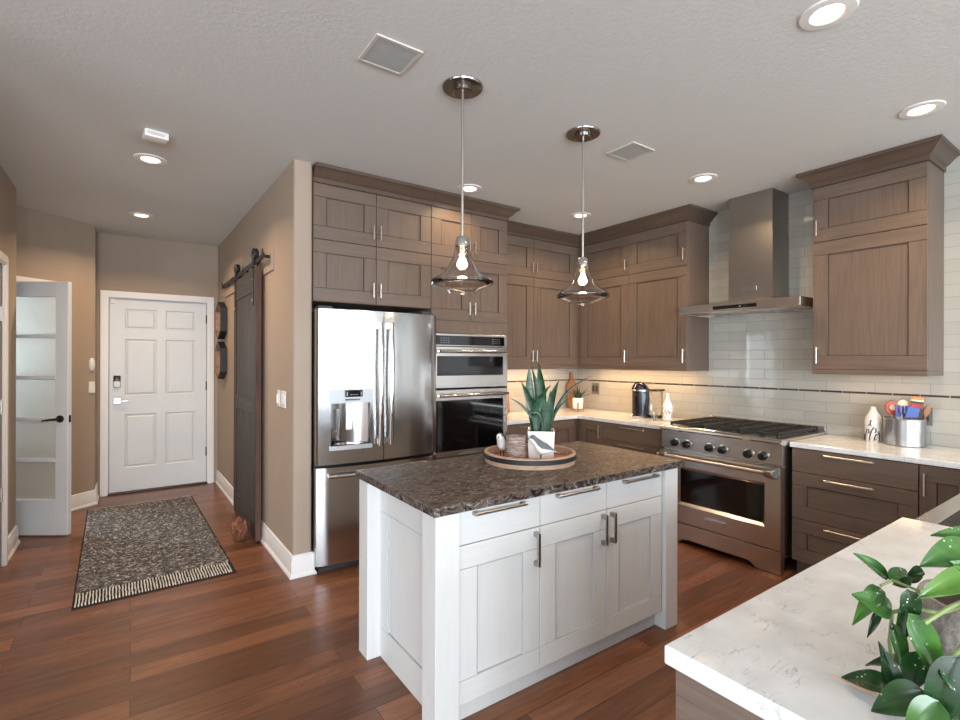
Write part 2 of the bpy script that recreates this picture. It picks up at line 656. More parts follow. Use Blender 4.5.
M['pothos_light'] = m_leaf('pothos_leaf_light', lin(58, 92, 32), lin(84, 122, 44), (9, 9, 9), False, 0.28)
M['vine'] = plain('vine_stem', lin(122, 140, 84), 0.5)
M['stick'] = plain('pale_stick', lin(186, 150, 120), 0.6)
M['stone'] = m_stone()
M['bark'] = m_bark()
M['liner_r'] = m_liner('YZ0')
M['liner_b'] = m_liner('XZ0')
M['print'] = m_bottle_art()
M['doorstop'] = plain('brown_plush', lin(122, 76, 56), 0.95, 0, 0.4)
M['picture'] = plain('framed_wood_slice', lin(150, 116, 92), 0.6, 0, 0.35)
M['gold_glint'] = plain('brass', (0.75, 0.5, 0.25), 0.25, 1.0)

# ------------------------------------------------------------------ the room
CZ = 2.83          # ceiling
XW = 4.38          # range wall
YW = 4.22          # fridge wall
XH, XE = 0.900, 1.026
XF = 0.855         # its far end by the front door
def xh(y): return XH + (XF - XH) * (y - 3.48) / (6.72 - 3.48)   # wing wall between hall and fridge
YE = 3.48          # its end
YB = 6.72          # front-door wall
XL = -0.75         # left hall wall

struct('floor', MB().box(-5.2, -4.7, -0.08, 4.6, 8.2, 0.0), M['floor'], smooth=0)
struct('ceiling', MB().box(-5.2, -4.7, CZ, 4.6, 8.2, CZ + 0.1), M['ceiling'], smooth=0)
struct('wall_right', MB().box(XW, -4.7, 0, XW + 0.15, YW + 0.15, CZ), M['tile_r'], smooth=0)
struct('wall_back', MB().box(XE, YW, 0, XW, YW + 0.15, CZ), M['tile_b'], smooth=0)
# wing wall with a rounded end
rr = 0.022
poly = [(XF, YB)]
poly += [(XH + rr - rr * math.cos(a), YE + rr - rr * math.sin(a)) for a in [R(x) for x in range(0, 91, 15)]]
poly += [(XE - rr + rr * math.sin(a), YE + rr - rr * math.cos(a)) for a in [R(x) for x in range(0, 91, 15)]]
poly += [(XE, YB)]
struct('wall_hall_right', MB().prism(poly, 0, CZ), M['wall_paint'], smooth=40)
# front door wall with an opening
DX0, DX1, DZ = -0.197, 0.739, 2.14
b = MB()
b.box(-0.42, YB, 0, DX0 - 0.012, YB + 0.15, CZ)
b.box(DX1 + 0.012, YB, 0, XE, YB + 0.15, CZ)
b.box(DX0 - 0.012, YB, DZ + 0.01, DX1 + 0.012, YB + 0.15, CZ)
struct('wall_front_door', b, M['wall_paint'], smooth=0)
# diagonal wall, with the study opening
A0 = Vector((-0.30, 6.38))
AD = Vector((-0.77, -0.637)).normalized()
AN = Vector((AD.y, -AD.x))   # towards the study side or hall
if AN.dot(Vector((0.2, -1))) > 0:
    AN = -AN                  # AN points away from the viewer


def ang(s, o):
    p = A0 + AD * s + AN * o
    return (p.x, p.y)


b = MB()
OP0, OP1, OZ = 0.325, 0.965, 2.13
b.prism([ang(0, 0), ang(OP0, 0), ang(OP0, 0.12), ang(-0.0, 0.12)], 0, CZ)
b.prism([ang(OP1, 0), ang(1.5, 0), ang(1.5, 0.12), ang(OP1, 0.12)], 0, CZ)
b.prism([ang(OP0, 0), ang(OP1, 0), ang(OP1, 0.12), ang(OP0, 0.12)], OZ, CZ)
b.prism([ang(0.0, 0.0), ang(0.0, 0.12), (-0.42, YB + 0.1), (-0.30, YB + 0.1)], 0, CZ)
struct('wall_diagonal', b, M['wall_paint'], smooth=0)
# left hall wall with a door
LY0, LY1 = 3.98, 4.83
b = MB()
b.box(XL - 0.13, 2.6, 0, XL, LY0 - 0.01, CZ)
b.box(XL - 0.13, LY1 + 0.01, 0, XL, 5.37, CZ)
b.box(XL - 0.13, LY0 - 0.01, DZ + 0.01, XL, LY1 + 0.01, CZ)
struct('wall_left', b, M['wall_paint'], smooth=0)
# study beyond and the living area behind the viewer
struct('wall_study', MB().box(-3.4, 8.0, 0, -0.3, 8.15, CZ).box(-3.4, 5.2, 0, -3.25, 8.0, CZ).box(-3.25, 5.2, 0, -1.45, 5.33, CZ), M['wall_paint'], smooth=0)
struct('wall_living_left', MB().box(-5.2, -4.7, 0, -5.0, -3.3, CZ).box(-5.2, 1.3, 0, -5.0, 2.75, CZ)
       .box(-5.2, -3.3, 0, -5.0, 1.3, 0.15).box(-5.2, -3.3, 2.65, -5.0, 1.3, CZ), M['wall_paint'], smooth=0)
struct('wall_living_far', MB().box(-5.0, 2.6, 0, XL - 0.13, 2.75, CZ), M['wall_paint'], smooth=0)
b = MB()
b.box(-5.0, -4.7, 0, -4.0, -4.5, CZ).box(-0.1, -4.7, 0, 0.6, -4.5, CZ).box(4.1, -4.7, 0, XW, -4.5, CZ)
b.box(-4.0, -4.7, 0, -0.1, -4.5, 0.15).box(-4.0, -4.7, 2.65, -0.1, -4.5, CZ)
b.box(0.6, -4.7, 0, 4.1, -4.5, 0.15).box(0.6, -4.7, 2.65, 4.1, -4.5, CZ).box(2.1, -4.7, 0.15, 2.6, -4.5, 2.65)  # middle pier added to put a dark streak in the fridge reflection
struct('wall_living_rear', b, M['wall_paint'], smooth=0)
def win(name, x0, x1, n, rot=None):
    b = MB()
    b.box(x0, -4.60, 0.15, x1, -4.53, 0.22).box(x0, -4.60, 2.58, x1, -4.53, 2.65)
    for i in range(n + 1):
        x = x0 + (x1 - x0) * i / n
        b.box(max(x0, x - 0.03), -4.60, 0.22, min(x1, x + 0.03), -4.53, 2.58)
    if rot:
        b.xform(rot)
    return struct(name, b, M['trim_paint'])
win('window_1', -4.0, -0.1, 3)
win('window_2', 0.6, 2.1, 1)
win('window_4', 2.6, 4.1, 1)
win('window_3', -2.3, 2.3, 3, Matrix.Translation((-0.5, -1.0, 0)) @ Matrix.Rotation(R(-90), 4, 'Z'))

# baseboards
BP = [(0, 0), (0.026, 0), (0.026, 0.012), (0.015, 0.028), (0.015, 0.112), (0.010, 0.122), (0.010, 0.142), (0, 0.150)]
def base(name, path):
    return struct(name, MB().sweep(path, BP), M['trim_paint'], smooth=30)
base('baseboard_hall_right', [(XF, YB - 0.012), (XH, YE), (XE - 0.001, YE), (XE - 0.001, YE + 0.04)])
base('baseboard_left', [(XL, LY1 + 0.105), (XL, 5.37), (XL - 0.12, 5.37)][::-1][::-1])
base('baseboard_diagonal', [ang(OP0 - 0.08, -0.0), ang(0, -0.0), (-0.30, YB - 0.003), (-0.29, YB - 0.003)])

# front door --------------------------------------------------------
def casing(name, mk, w, h, cw=0.075, cd=0.02):
    """casing around an opening x 0..w, z 0..h in a plane facing -y"""
    b = MB()
    for x0, x1 in ((-cw, 0.0), (w, w + cw)):
        b.box(x0, -cd, 0, x1, 0, h + cw, 0.004)
        b.box(x0 + 0.018 if x0 < 0 else x0 + 0.012, -cd - 0.006, 0, x1 - 0.012 if x0 < 0 else x1 - 0.018, -cd, h + cw * 0.6)
    b.box(-cw, -cd - 0.001, h, w + cw, 0, h + cw, 0.004)
    b.box(-cw * 0.6, -cd - 0.007, h + 0.012, w + cw * 0.6, -cd, h + cw - 0.018)
    b.xform(mk)
    return struct(name, b, M['trim_paint'], smooth=0)


casing('trim_1', Matrix.Translation((DX0, YB - 0.001, 0)), DX1 - DX0, DZ)


def panel_slab(w, h, t, cols, rows, mat_depth=0.012):
    """cols, rows: lists of (a0, a1) openings; slab front at y=0, back at y=t"""
    b = MB()
    b.box(0, mat_depth, 0, w, t, h)
    xs = [0] + [v for c in cols for v in c] + [w]
    zs = [0] + [v for r in rows for v in r] + [h]
    for i in range(0, len(xs), 2):
        b.box(xs[i], 0, 0, xs[i + 1], mat_depth, h)
    for c0, c1 in cols:
        for i in range(0, len(zs), 2):
            b.box(c0, 0, zs[i], c1, mat_depth, zs[i + 1])
        for r0, r1 in rows:
            g = 0.032
            # bevelled raised field
            t2 = [(c0 + g, r0 + g), (c1 - g, r0 + g), (c1 - g, r1 - g), (c0 + g, r1 - g)]
            k = 0.016
            o = [(c0 + g - k, r0 + g - k), (c1 - g + k, r0 + g - k), (c1 - g + k, r1 - g + k), (c0 + g - k, r1 - g + k)]
            b.ring([[(x, mat_depth, z) for x, z in o], [(x, 0.003, z) for x, z in t2]], True, False, True)
            # sticking
            o2 = [(c0 - 0.001, r0 - 0.001), (c1 + 0.001, r0 - 0.001), (c1 + 0.001, r1 + 0.001), (c0 - 0.001, r1 + 0.001)]
            i2 = [(c0 + 0.012, r0 + 0.012), (c1 - 0.012, r0 + 0.012), (c1 - 0.012, r1 - 0.012), (c0 + 0.012, r1 - 0.012)]
            b.ring([[(x, 0.0005, z) for x, z in o2], [(x, mat_depth, z) for x, z in i2]], True, False, False)
    return b


dw = DX1 - DX0 - 0.01
rows6 = [(0.255, 0.845), (1.05, 1.675), (1.785, 2.01)]
cols6 = [(0.135, 0.43), (0.515, dw - 0.115)]
fd = struct('door_1', panel_slab(dw, 2.115, 0.045, cols6, rows6), M['white_paint'], loc=(DX0 + 0.005, YB + 0.012, 0.02), smooth=0)
h = MB().box(0.035, -0.012, 0.965, 0.105, 0, 1.03, 0.004).cyl((0.062, -0.045, 0.998), (0.062, -0.01, 0.998), 0.011)
h.box(0.05, -0.056, 0.989, 0.175, -0.043, 1.007, 0.004)
obj('handle', h, M['pewter'], fd)
k = obj('keypad_lock', MB().box(0.035, -0.024, 1.145, 0.10, 0, 1.275, 0.008, 0, 2), M['black'], fd)
obj('key_cover', MB().box(0.039, -0.029, 1.15, 0.096, -0.023, 1.212, 0.004), M['white_plastic'], k)
for z in (0.36, 1.14, 1.93):
    obj('hinge', MB().box(dw - 0.006, -0.006, z - 0.05, dw + 0.005, 0.001, z + 0.05).cyl((dw + 0.002, -0.008, z - 0.052), (dw + 0.002, -0.008, z + 0.052), 0.006), M['iron'], fd)
obj('door_sensor', MB().box(0.006, -0.016, 2.06, 0.05, 0, 2.108, 0.004), M['white_plastic'], fd)
struct('trim_2', MB().box(DX0 - 0.01, YB - 0.03, 0.0, DX1 + 0.01, YB + 0.1, 0.016, 0.005), wood('threshold_wood', lin(62, 38, 28), 'x'))

struct('trim_7', MB().box(DX0 - 0.011, YB + 0.062, 0.016, DX0 + 0.03, YB + 0.1, DZ).box(DX1 - 0.03, YB + 0.062, 0.016, DX1 + 0.011, YB + 0.1, DZ).box(DX0 + 0.03, YB + 0.062, DZ - 0.03, DX1 - 0.03, YB + 0.1, DZ + 0.009)
       .box(DX0 + 0.03, YB + 0.075, 0.016, DX1 - 0.03, YB + 0.1, 0.05), M['trim_paint'], smooth=0)  # jamb strips added behind the door to stop sky light leaking through
# left wall door ------------------------------------------------------
mk = Matrix.Translation((XL + 0.001, LY0, 0)) @ Matrix.Rotation(R(90), 4, 'Z')
casing('trim_3', mk, LY1 - LY0, DZ)
lw = LY1 - LY0 - 0.008
ld = struct('door_2', panel_slab(lw, 2.12, 0.04, [(0.11, 0.385), (0.46, lw - 0.11)], rows6), M['white_paint'], loc=(XL - 0.008, LY0 + 0.004, 0.012), smooth=0)
ld.rotation_euler = (0, 0, R(90))
for z in (0.5, 1.12, 1.78):
    obj('hinge', MB().box(lw - 0.012, -0.006, z - 0.05, lw + 0.002, 0.0, z + 0.05).cyl((lw + 0.0, -0.01, z - 0.052), (lw + 0.0, -0.01, z + 0.052), 0.0065), M['nickel'], ld)
obj('door_knob', MB().cyl((0.07, 0, 0.93), (0.07, -0.035, 0.93), 0.011).lathe([(0.002, 0), (0.022, 0.004), (0.028, 0.018), (0.02, 0.034), (0.002, 0.038)]
    , (0.07, -0.055, 0.91)), M['nickel'], ld)

# study door, swung open, five frosted panes ----------------------------
mk = Matrix.Translation((*ang(OP1, -0.001), 0)) @ Matrix.Rotation(math.atan2(-AD.y, -AD.x), 4, 'Z')
casing('trim_4', mk, OP1 - OP0, OZ)
fw, fh, ft = 0.735, 2.105, 0.04
latch = Vector((-0.428, 5.345))
hdir = Vector((-0.819, 0.574))
hinge = latch + hdir * fw
b = MB()
st = 0.105
zs = [0.29]
ph = (fh - 0.125 - 0.29 - 4 * 0.03) / 5
b.box(0, 0, 0, st, ft, fh, 0.003).box(fw - st, 0, 0, fw, ft, fh, 0.003)
b.box(st, 0.001, 0, fw - st, ft - 0.001, 0.29).box(st, 0.001, fh - 0.125, fw - st, ft - 0.001, fh)
for i in range(1, 5):
    z = 0.29 + i * ph + (i - 1) * 0.03
    b.box(st, 0.004, z, fw - st, ft - 0.004, z + 0.03, 0.003)
sd = struct('door_3', b, M['white_paint'], loc=(hinge.x, hinge.y, 0.012), smooth=0)
sd.rotation_euler = (0, 0, math.atan2(-hdir.y, -hdir.x))
for i in range(5):
    z = 0.29 + i * (ph + 0.03)
    obj('pane', MB().box(st, 0.016, z, fw - st, 0.024, z + ph), M['frost'], sd, smooth=0)
zc = 0.965
h = MB().cyl((fw - 0.062, -0.008, zc), (fw - 0.062, 0.0, zc), 0.03, None, 24).cyl((fw - 0.062, -0.05, zc), (fw - 0.062, -0.006, zc), 0.010)
h.tube([(fw - 0.062, -0.045, zc), (fw - 0.10, -0.05, zc - 0.002), (fw - 0.175, -0.048, zc - 0.012)], [0.009, 0.009, 0.006])
obj('lever_handle', h, M['iron'], sd)
obj('latch_plate', MB().box(fw - 0.001, 0.009, zc - 0.03, fw + 0.002, 0.031, zc + 0.03), M['iron'], sd)
for z in (0.25, 1.05, 1.85):
    obj('hinge', MB().cyl((-0.006, -0.006, z - 0.05), (-0.006, -0.006, z + 0.05), 0.007), M['nickel'], sd)

# tile liner strips
struct('trim_5', MB().box(XW - 0.006, -0.6, 1.236, XW + 0.001, YW, 1.249, 0.002), M['liner_r'])
struct('trim_6', MB().box(2.80, YW - 0.006, 1.236, XW - 0.006, YW + 0.001, 1.249, 0.002), M['liner_b'])

# ------------------------------------------------------------------ cabinets
def shaker(w, h, st=0.092, rt=0.092, flat=False):
    """front 0..w, 0..h; face at y=-0.021; material 0 vertical grain, 1 horizontal grain"""
    b = MB()
    y0, y1 = -0.021, -0.001
    if flat:
        return b.box(0, y0, 0, w, y1, h, 0.0015, 1)
    e = 0.0009
    b.box(0, y0, 0, w, y1, rt - e, 0.0014, 1)
    b.box(0, y0, h - rt + e, w, y1, h, 0.0014, 1)
    b.box(0, y0, rt + e, st - e, y1, h - rt - e, 0.0014, 0)
    b.box(w - st + e, y0, rt + e, w, y1, h - rt - e, 0.0014, 0)
    f0, f1, g0, g1 = st - 0.0005, w - st + 0.0005, rt - 0.0005, h - rt + 0.0005
    q, yb0, yb1 = 0.0034, y0 + 0.0012, y1  # thin strips coloured to stand in for shadow along the panel edges
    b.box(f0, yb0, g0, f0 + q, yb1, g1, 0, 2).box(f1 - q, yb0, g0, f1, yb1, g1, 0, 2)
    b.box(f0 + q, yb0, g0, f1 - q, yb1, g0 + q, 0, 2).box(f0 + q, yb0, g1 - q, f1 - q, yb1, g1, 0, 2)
    b.box(st + 0.0022, y0 + 0.010, rt + 0.0022, w - st - 0.0022, y1, h - rt - 0.0022, 0, 0 if h > w * 0.5 else 1)
    return b


def bar_handle(p, axis, length, stand=0.03, t=0.011, style='bar'):
    """bar pull centred at p on the face (y = p.y), proud towards -y"""
    x, y, z = p
    b = MB()
    L = length / 2
    if style == 'square':      # U shaped flat pull
        k = 0.022
        if axis == 'v':
            b.box(x - 0.008, y - stand, z - L, x + 0.008, y - stand + 0.007, z + L, 0.0015)
            for s in (-1, 1):
                b.box(x - 0.008, y - stand + 0.005, z + s * L - (k if s > 0 else 0), x + 0.008, y, z + s * L + (0 if s > 0 else k), 0.0015)
        else:
            b.box(x - L, y - stand, z - 0.006, x + L, y - stand + 0.008, z + 0.006, 0.0025)
            for s in (-1, 1):
                b.box(x + s * L - (k if s > 0 else 0), y - stand + 0.004, z - 0.008, x + s * L + (0 if s > 0 else k), y, z + 0.008, 0.002)
        return b
    if axis == 'v':
        b.box(x - t / 2, y - stand, z - L, x + t / 2, y - stand + 0.008, z + L, 0.002)
        for s in (-1, 1):
            b.box(x - 0.005, y - stand + 0.006, z + s * (L - 0.014) - 0.005, x + 0.005, y, z + s * (L - 0.014) + 0.005)
    else:
        b.box(x - L, y - stand, z - t / 2, x + L, y - stand + 0.008, z + t / 2, 0.002)
        for s in (-1, 1):
            b.box(x + s * (L - 0.02) - 0.005, y - stand + 0.006, z - 0.005, x + s * (L - 0.02) + 0.005, y, z + 0.005)
    return b


WD = None
CROWN = [(0, 2.716), (0.010, 2.716), (0.010, 2.748), (0.018, 2.752), (0.030, 2.762), (0.062, 2.798), (0.074, 2.804), (0.080, 2.806), (0.080, 2.8275), (0, 2.8275)]


def cabinet(name, label, loc, rz, w, depth, z0, z1, fronts, group=None, mats=None, crown=None, rail=False, toe=False, hs='bar', hm=None, top_z=None, rail0=0.0):
    mats = mats or [M['wood_v'], M['wood_h'], M['shade_line']]
    hm = hm or M['nickel']
    t = thing(name, label, 'cabinet', loc, rz, group)
    b = MB()
    zt = top_z or z1
    zb = z0
    if toe:
        b.box(0.0, 0.065, 0.0, w, depth, 0.098)
        zb = 0.1
    b.box(0, 0.0, zb, w, depth, zt, 0.001)
    obj('body', b, mats[0], t)
    for f in fronts:
        x0, x1, a0, a1 = f['r']
        g = 0.0022
        kind = f.get('k', 'door')
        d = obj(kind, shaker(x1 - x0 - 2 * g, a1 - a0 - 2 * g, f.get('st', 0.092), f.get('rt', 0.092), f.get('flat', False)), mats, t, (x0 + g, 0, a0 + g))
        if f.get('h'):
            ax, hx, hz, hl = f['h']
            obj('handle', bar_handle((hx - x0 - g, -0.021, hz - a0 - g), ax, hl, style=f.get('hs', hs)), hm, d)
    if rail:
        obj('light_rail', MB().box(rail0, -0.021, z0 - 0.034, w, 0.0, z0 - 0.0005, 0.002).box(rail0, 0, z0 - 0.034, rail0 + 0.018, depth - 0.002, z0 - 0.0005)
            .box(w - 0.018, 0, z0 - 0.034, w, depth - 0.002, z0 - 0.0005), mats[1], t)
    if crown:
        obj('crown_moulding', MB().sweep(crown, CROWN), M['crown'], t, smooth=25)
    return t


ZT, ZM = 2.716, 2.323      # top of upper doors, split between small and tall doors
UB = 1.415                 # bottom of wall cabinet doors


def pair(x0, x1, a0, a1, hz, hl=0.11):
    m = (x0 + x1) / 2
    return [dict(r=(x0, m, a0, a1), h=('v', m - 0.028, hz, hl)), dict(r=(m, x1, a0, a1), h=('v', m + 0.028, hz, hl))]


# over-fridge cabinet
w = 1.977 - 1.036
cabinet('fridge_cabinet', 'brown wood four-door cabinet above the stainless refrigerator', (1.036, 3.531, 0), 0, w, YW - 3.531 - 0.003, 1.886, 2.80,
        pair(0, w, ZM, ZT, ZM + 0.1) + pair(0, w, 1.886, ZM, 1.99), crown=[(w - 0.001, -0.021), (0.0, -0.021)][::-1])
# oven tower: open niche for the two ovens
w = 2.755 - 1.979
t = thing('oven_tower', 'tall brown wood cabinet tower holding the two stacked wall ovens', 'cabinet', (1.979, 3.531, 0), 0)
dp = YW - 3.531 - 0.003
b = MB()
b.box(0, 0, 0, 0.018, dp, 2.80).box(w - 0.018, 0, 0, w, dp, 2.80).box(0.018, dp - 0.02, 0.1, w - 0.018, dp, 2.80)
b.box(0.018, 0, 1.70, w - 0.018, dp - 0.02, 2.80).box(0.018, 0, 0.1, w - 0.018, dp - 0.02, 0.675)
b.box(0.018, 0.06, 0, w - 0.018, dp - 0.02, 0.1)
b.box(0, -0.02, 1.697, w, 0, 1.80, 0.0015)
b.box(0, -0.02, 0.1, 0.010, 0, 1.697).box(w - 0.010, -0.02, 0.1, w, 0, 1.697)
obj('body', b, M['wood_v'], t)
for f in pair(0, w, ZM, ZT, ZM + 0.1) + pair(0, w, 1.80, ZM, 1.905):
    x0, x1, a0, a1 = f['r']
    d = obj('door', shaker(x1 - x0 - 0.003, a1 - a0 - 0.003), [M['wood_v'], M['wood_h'], M['shade_line']], t, (x0 + 0.0015, 0, a0 + 0.0015))
    ax, hx, hz, hl = f['h']
    obj('handle', bar_handle((hx - x0, -0.021, hz - a0), ax, hl), M['nickel'], d)
d = obj('drawer', shaker(w - 0.024, 0.55, flat=False), [M['wood_v'], M['wood_h'], M['shade_line']], t, (0.012, 0, 0.105))
obj('handle', bar_handle((w / 2, -0.021, 0.52), 'h', 0.2), M['nickel'], d)
obj('crown_moulding', MB().sweep([(0.0, -0.021), (w, -0.021), (w, 0.27)], CROWN), M['crown'], t, smooth=25)

# corner wall cabinets
YU, XU = 3.891, 4.051      # carcass fronts
w = 4.024 - 2.80
cabinet('wall_cabinet', 'brown wood wall cabinet in the corner between oven tower and range wall', (2.762, YU, 0), 0, 4.050 - 2.762, YW - YU - 0.002, UB, 2.80,
        pair(0.01, 4.026 - 2.762 - 0.03, ZM, ZT, ZM + 0.1) + pair(0.01, 4.026 - 2.762 - 0.03, UB, ZM, UB + 0.1, 0.12),
        crown=[(0.0, -0.021), (4.050 - 2.762, -0.021)], rail=True)
yl, yr = 3.8905, 2.558
w = yl - yr
m = 0.0245 + 1.308 * 0.515
cabinet('wall_cabinet', 'brown wood wall cabinet on the range wall left of the hood', (XU, yl, 0), R(-90), w, XW - XU - 0.002, UB, 2.80,
        [dict(r=(0.0595, m, ZM, ZT), h=('v', m - 0.03, ZM + 0.1, 0.11)), dict(r=(m, w, ZM, ZT), h=('v', w - 0.03, ZM + 0.1, 0.11)),
         dict(r=(0.0595, m, UB, ZM), h=('v', m - 0.03, UB + 0.1, 0.12)), dict(r=(m, w, UB, ZM), h=('v', w - 0.03, UB + 0.1, 0.12))],
        crown=[(0.0, -0.021), (w, -0.021), (w, XW - XU - 0.002)], rail=True, rail0=0.022)
w = 1.567 - 0.932
cabinet('wall_cabinet', 'brown wood single wall cabinet on the tiled wall right of the hood', (XU, 1.567, 0), R(-90), w, XW - XU - 0.002, UB, 2.80,
        [dict(r=(0, w, ZM, ZT), h=('v', 0.03, ZM + 0.1, 0.115)), dict(r=(0, w, UB, ZM), h=('v', 0.03, UB + 0.1, 0.12))],
        crown=[(0.0, XW - XU - 0.002), (0.0, -0.021), (w, -0.021), (w, XW - XU - 0.002)], rail=True)

# base cabinets
ZC0, ZC1 = 0.880, 0.914
BT = 0.876
def drawers3(x0, x1, hl=0.27):
    c = (x0 + x1) / 2
    return [dict(r=(x0, x1, 0.716, BT), k='drawer', flat=True, h=('h', c, 0.85, hl)),
            dict(r=(x0, x1, 0.394, 0.716), k='drawer', rt=0.088, h=('h', c, 0.687, hl)),
            dict(r=(x0, x1, 0.104, 0.394), k='drawer', rt=0.088, h=('h', c, 0.364, hl))]
XB, YBF = 3.765, 3.625
D1 = XW - XB - 0.003
D2 = YW - YBF - 0.003
cabinet('base_cabinet', 'brown wood drawer cabinet under the counter right of the ovens, behind the plant', (2.762, YBF, 0), 0, 0.60, D2, 0.1, BT, drawers3(0, 0.60, 0.2), toe=True)
w = 3.764 - 3.366
cabinet('base_cabinet', 'narrow brown base cabinet at the counter corner, facing the camera wall', (3.366, YBF, 0), 0, w, D2, 0.1, BT,
        [dict(r=(0, w - 0.06, 0.104, BT), st=0.08, h=None)], toe=True)
w = 3.624 - 3.274
cabinet('base_cabinet', 'narrow brown base cabinet with upright pull in the corner left of the drawers', (XB, 3.624, 0), R(-90), w, D1, 0.1, BT,
        [dict(r=(0.058, w, 0.104, BT), st=0.08, h=('v', w - 0.03, 0.78, 0.13))], toe=True)
w = 3.272 - 2.575
cabinet('base_cabinet', 'brown three-drawer base cabinet directly left of the range', (XB, 3.272, 0), R(-90), w, D1, 0.1, BT, drawers3(0, w, 0.285), toe=True)
w = 1.583 - 0.905
cabinet('base_cabinet', 'brown three-drawer base cabinet directly right of the range', (XB, 1.583, 0), R(-90), w, D1, 0.1, BT, drawers3(0, w), toe=True)
w = 0.903 - 0.66
cabinet('base_cabinet', 'brown door base cabinet with upright pull beside the sink', (XB, 0.903, 0), R(-90), w, D1, 0.1, BT,
        [dict(r=(0, w, 0.104, BT), st=0.075, h=('v', 0.028, 0.765, 0.13))], toe=True)

# worktops
def slab(name, label, poly, z0, z1, mat, bev=0.003):
    o = obj(name, MB().prism(poly, z0, z1, 'z', 0, bev), mat)
    return tag(o, label, 'countertop')
XC = 3.735
YC = 3.588
slab('worktop', 'white quartz worktop wrapping the corner under the coffee machine', [(2.758, YC), (XC, YC), (XC, 2.563), (XW - 0.001, 2.563), (XW - 0.001, YW - 0.001), (2.758, YW - 0.001)], ZC0, ZC1, M['quartz'])
slab('worktop', 'white quartz worktop right of the range under the utensil crock', [(XC, 1.593), (XC, 0.66), (XW - 0.001, 0.66), (XW - 0.001, 1.593)], ZC0, ZC1, M['quartz'])

# ------------------------------------------------------------------ refrigerator
FX0, FX1 = 1.034, 1.985
FB = 0.045
YF = 3.425
FC = (FX0 + FX1) / 2
def fy(x):
    q = (x - FC) / ((FX1 - FX0) / 2)
    return YF - FB * (1 - q * q)
def arc_piece(b, x0, x1, z0, z1, yb, mi=0, off=0.0, n=14, rl=False, rrr=False):
    pts = []
    for i in range(n + 1):
        x = x0 + (x1 - x0) * i / n
        y = fy(x) - off
        pts.append((x, y))
    if rl: pts = [(x0, pts[0][1] + 0.02), (x0 + 0.005, pts[0][1] + 0.008)] + [p for p in pts if p[0] > x0 + 0.012]
    if rrr: pts = [p for p in pts if p[0] < x1 - 0.012] + [(x1 - 0.005, pts[-1][1] + 0.008), (x1, pts[-1][1] + 0.02)]
    pts += [(x1, yb), (x0, yb)]
    b.prism(pts, z0, z1, 'z', mi)
f = thing('refrigerator', 'stainless french-door refrigerator with ice dispenser beside the wing wall', 'refrigerator', (0, 0, 0))
body = MB().box(FX0 + 0.01, 3.50, 0.03, FX1 - 0.01, 4.17, 1.815, 0.004)
body.box(FX0 + 0.03, 3.46, 0.0, FX1 - 0.03, 3.9, 0.03)
obj('body', body, M['dark_grey'], f)
obj('top_hinge', MB().box(FX0 + 0.02, 3.45, 1.8285, FX0 + 0.12, 3.55, 1.85, 0.004), M['dark_grey'], f)
obj('top_hinge', MB().box(FX1 - 0.12, 3.45, 1.8285, FX1 - 0.02, 3.55, 1.85, 0.004), M['dark_grey'], f)
SX = 1.512
DL0, DL1, Dz0, Dz1 = 1.132, 1.408, 0.875, 1.175
b = MB()
yb = 3.495
arc_piece(b, FX0, DL0, 0.748, 1.826, yb, rl=True)
arc_piece(b, DL1, SX - 0.003, 0.748, 1.826, yb)
arc_piece(b, DL0, DL1, 0.748, Dz0, yb)
arc_piece(b, DL0, DL1, Dz1, 1.826, yb)
dl = obj('door', b, M['steel_v'], f, smooth=20)
b = MB()
arc_piece(b, SX + 0.003, FX1, 0.748, 1.826, yb, rrr=True)
dr = obj('door', b, M['steel_v'], f, smooth=20)
b = MB()
arc_piece(b, FX0, FX1, 0.055, 0.726, yb, rl=True, rrr=True, n=20)
fz = obj('freezer_drawer', b, M['steel_v'], f, smooth=20)
b = MB().tube([(FX0 + 0.07, fy(FX0 + 0.07) - 0.04, 0.672), (FC, YF - FB - 0.062, 0.672), (FX1 - 0.07, fy(FX1 - 0.07) - 0.04, 0.672)], 0.0135, 14)
for x in (FX0 + 0.085, FX1 - 0.085):
    b.cyl((x, fy(x) - 0.045, 0.672), (x, fy(x) + 0.004, 0.672), 0.011)
obj('handle', b, M['chrome'], fz)
for par, hx, sgn in ((dl, SX - 0.042, -1), (dr, SX + 0.042, 1)):
    y0 = fy(hx)
    n = 10
    pts = [(hx, y0 - 0.042 - 0.018 * math.sin(PI * i / n), 0.86 + (1.745 - 0.86) * i / n) for i in range(n + 1)]
    b = MB()
    rings = []
    for p in pts:
        rings.append([(p[0] + 0.017 * math.cos(a), p[1] + 0.011 * math.sin(a), p[2]) for a in [2 * PI * k / 16 for k in range(16)]])
    b.ring(rings)
    for z in (0.885, 1.72):
        b.box(hx - 0.012, y0 - 0.045, z - 0.022, hx + 0.012, y0 + 0.002, z + 0.022, 0.004)
    obj('handle', b, M['chrome'], par)
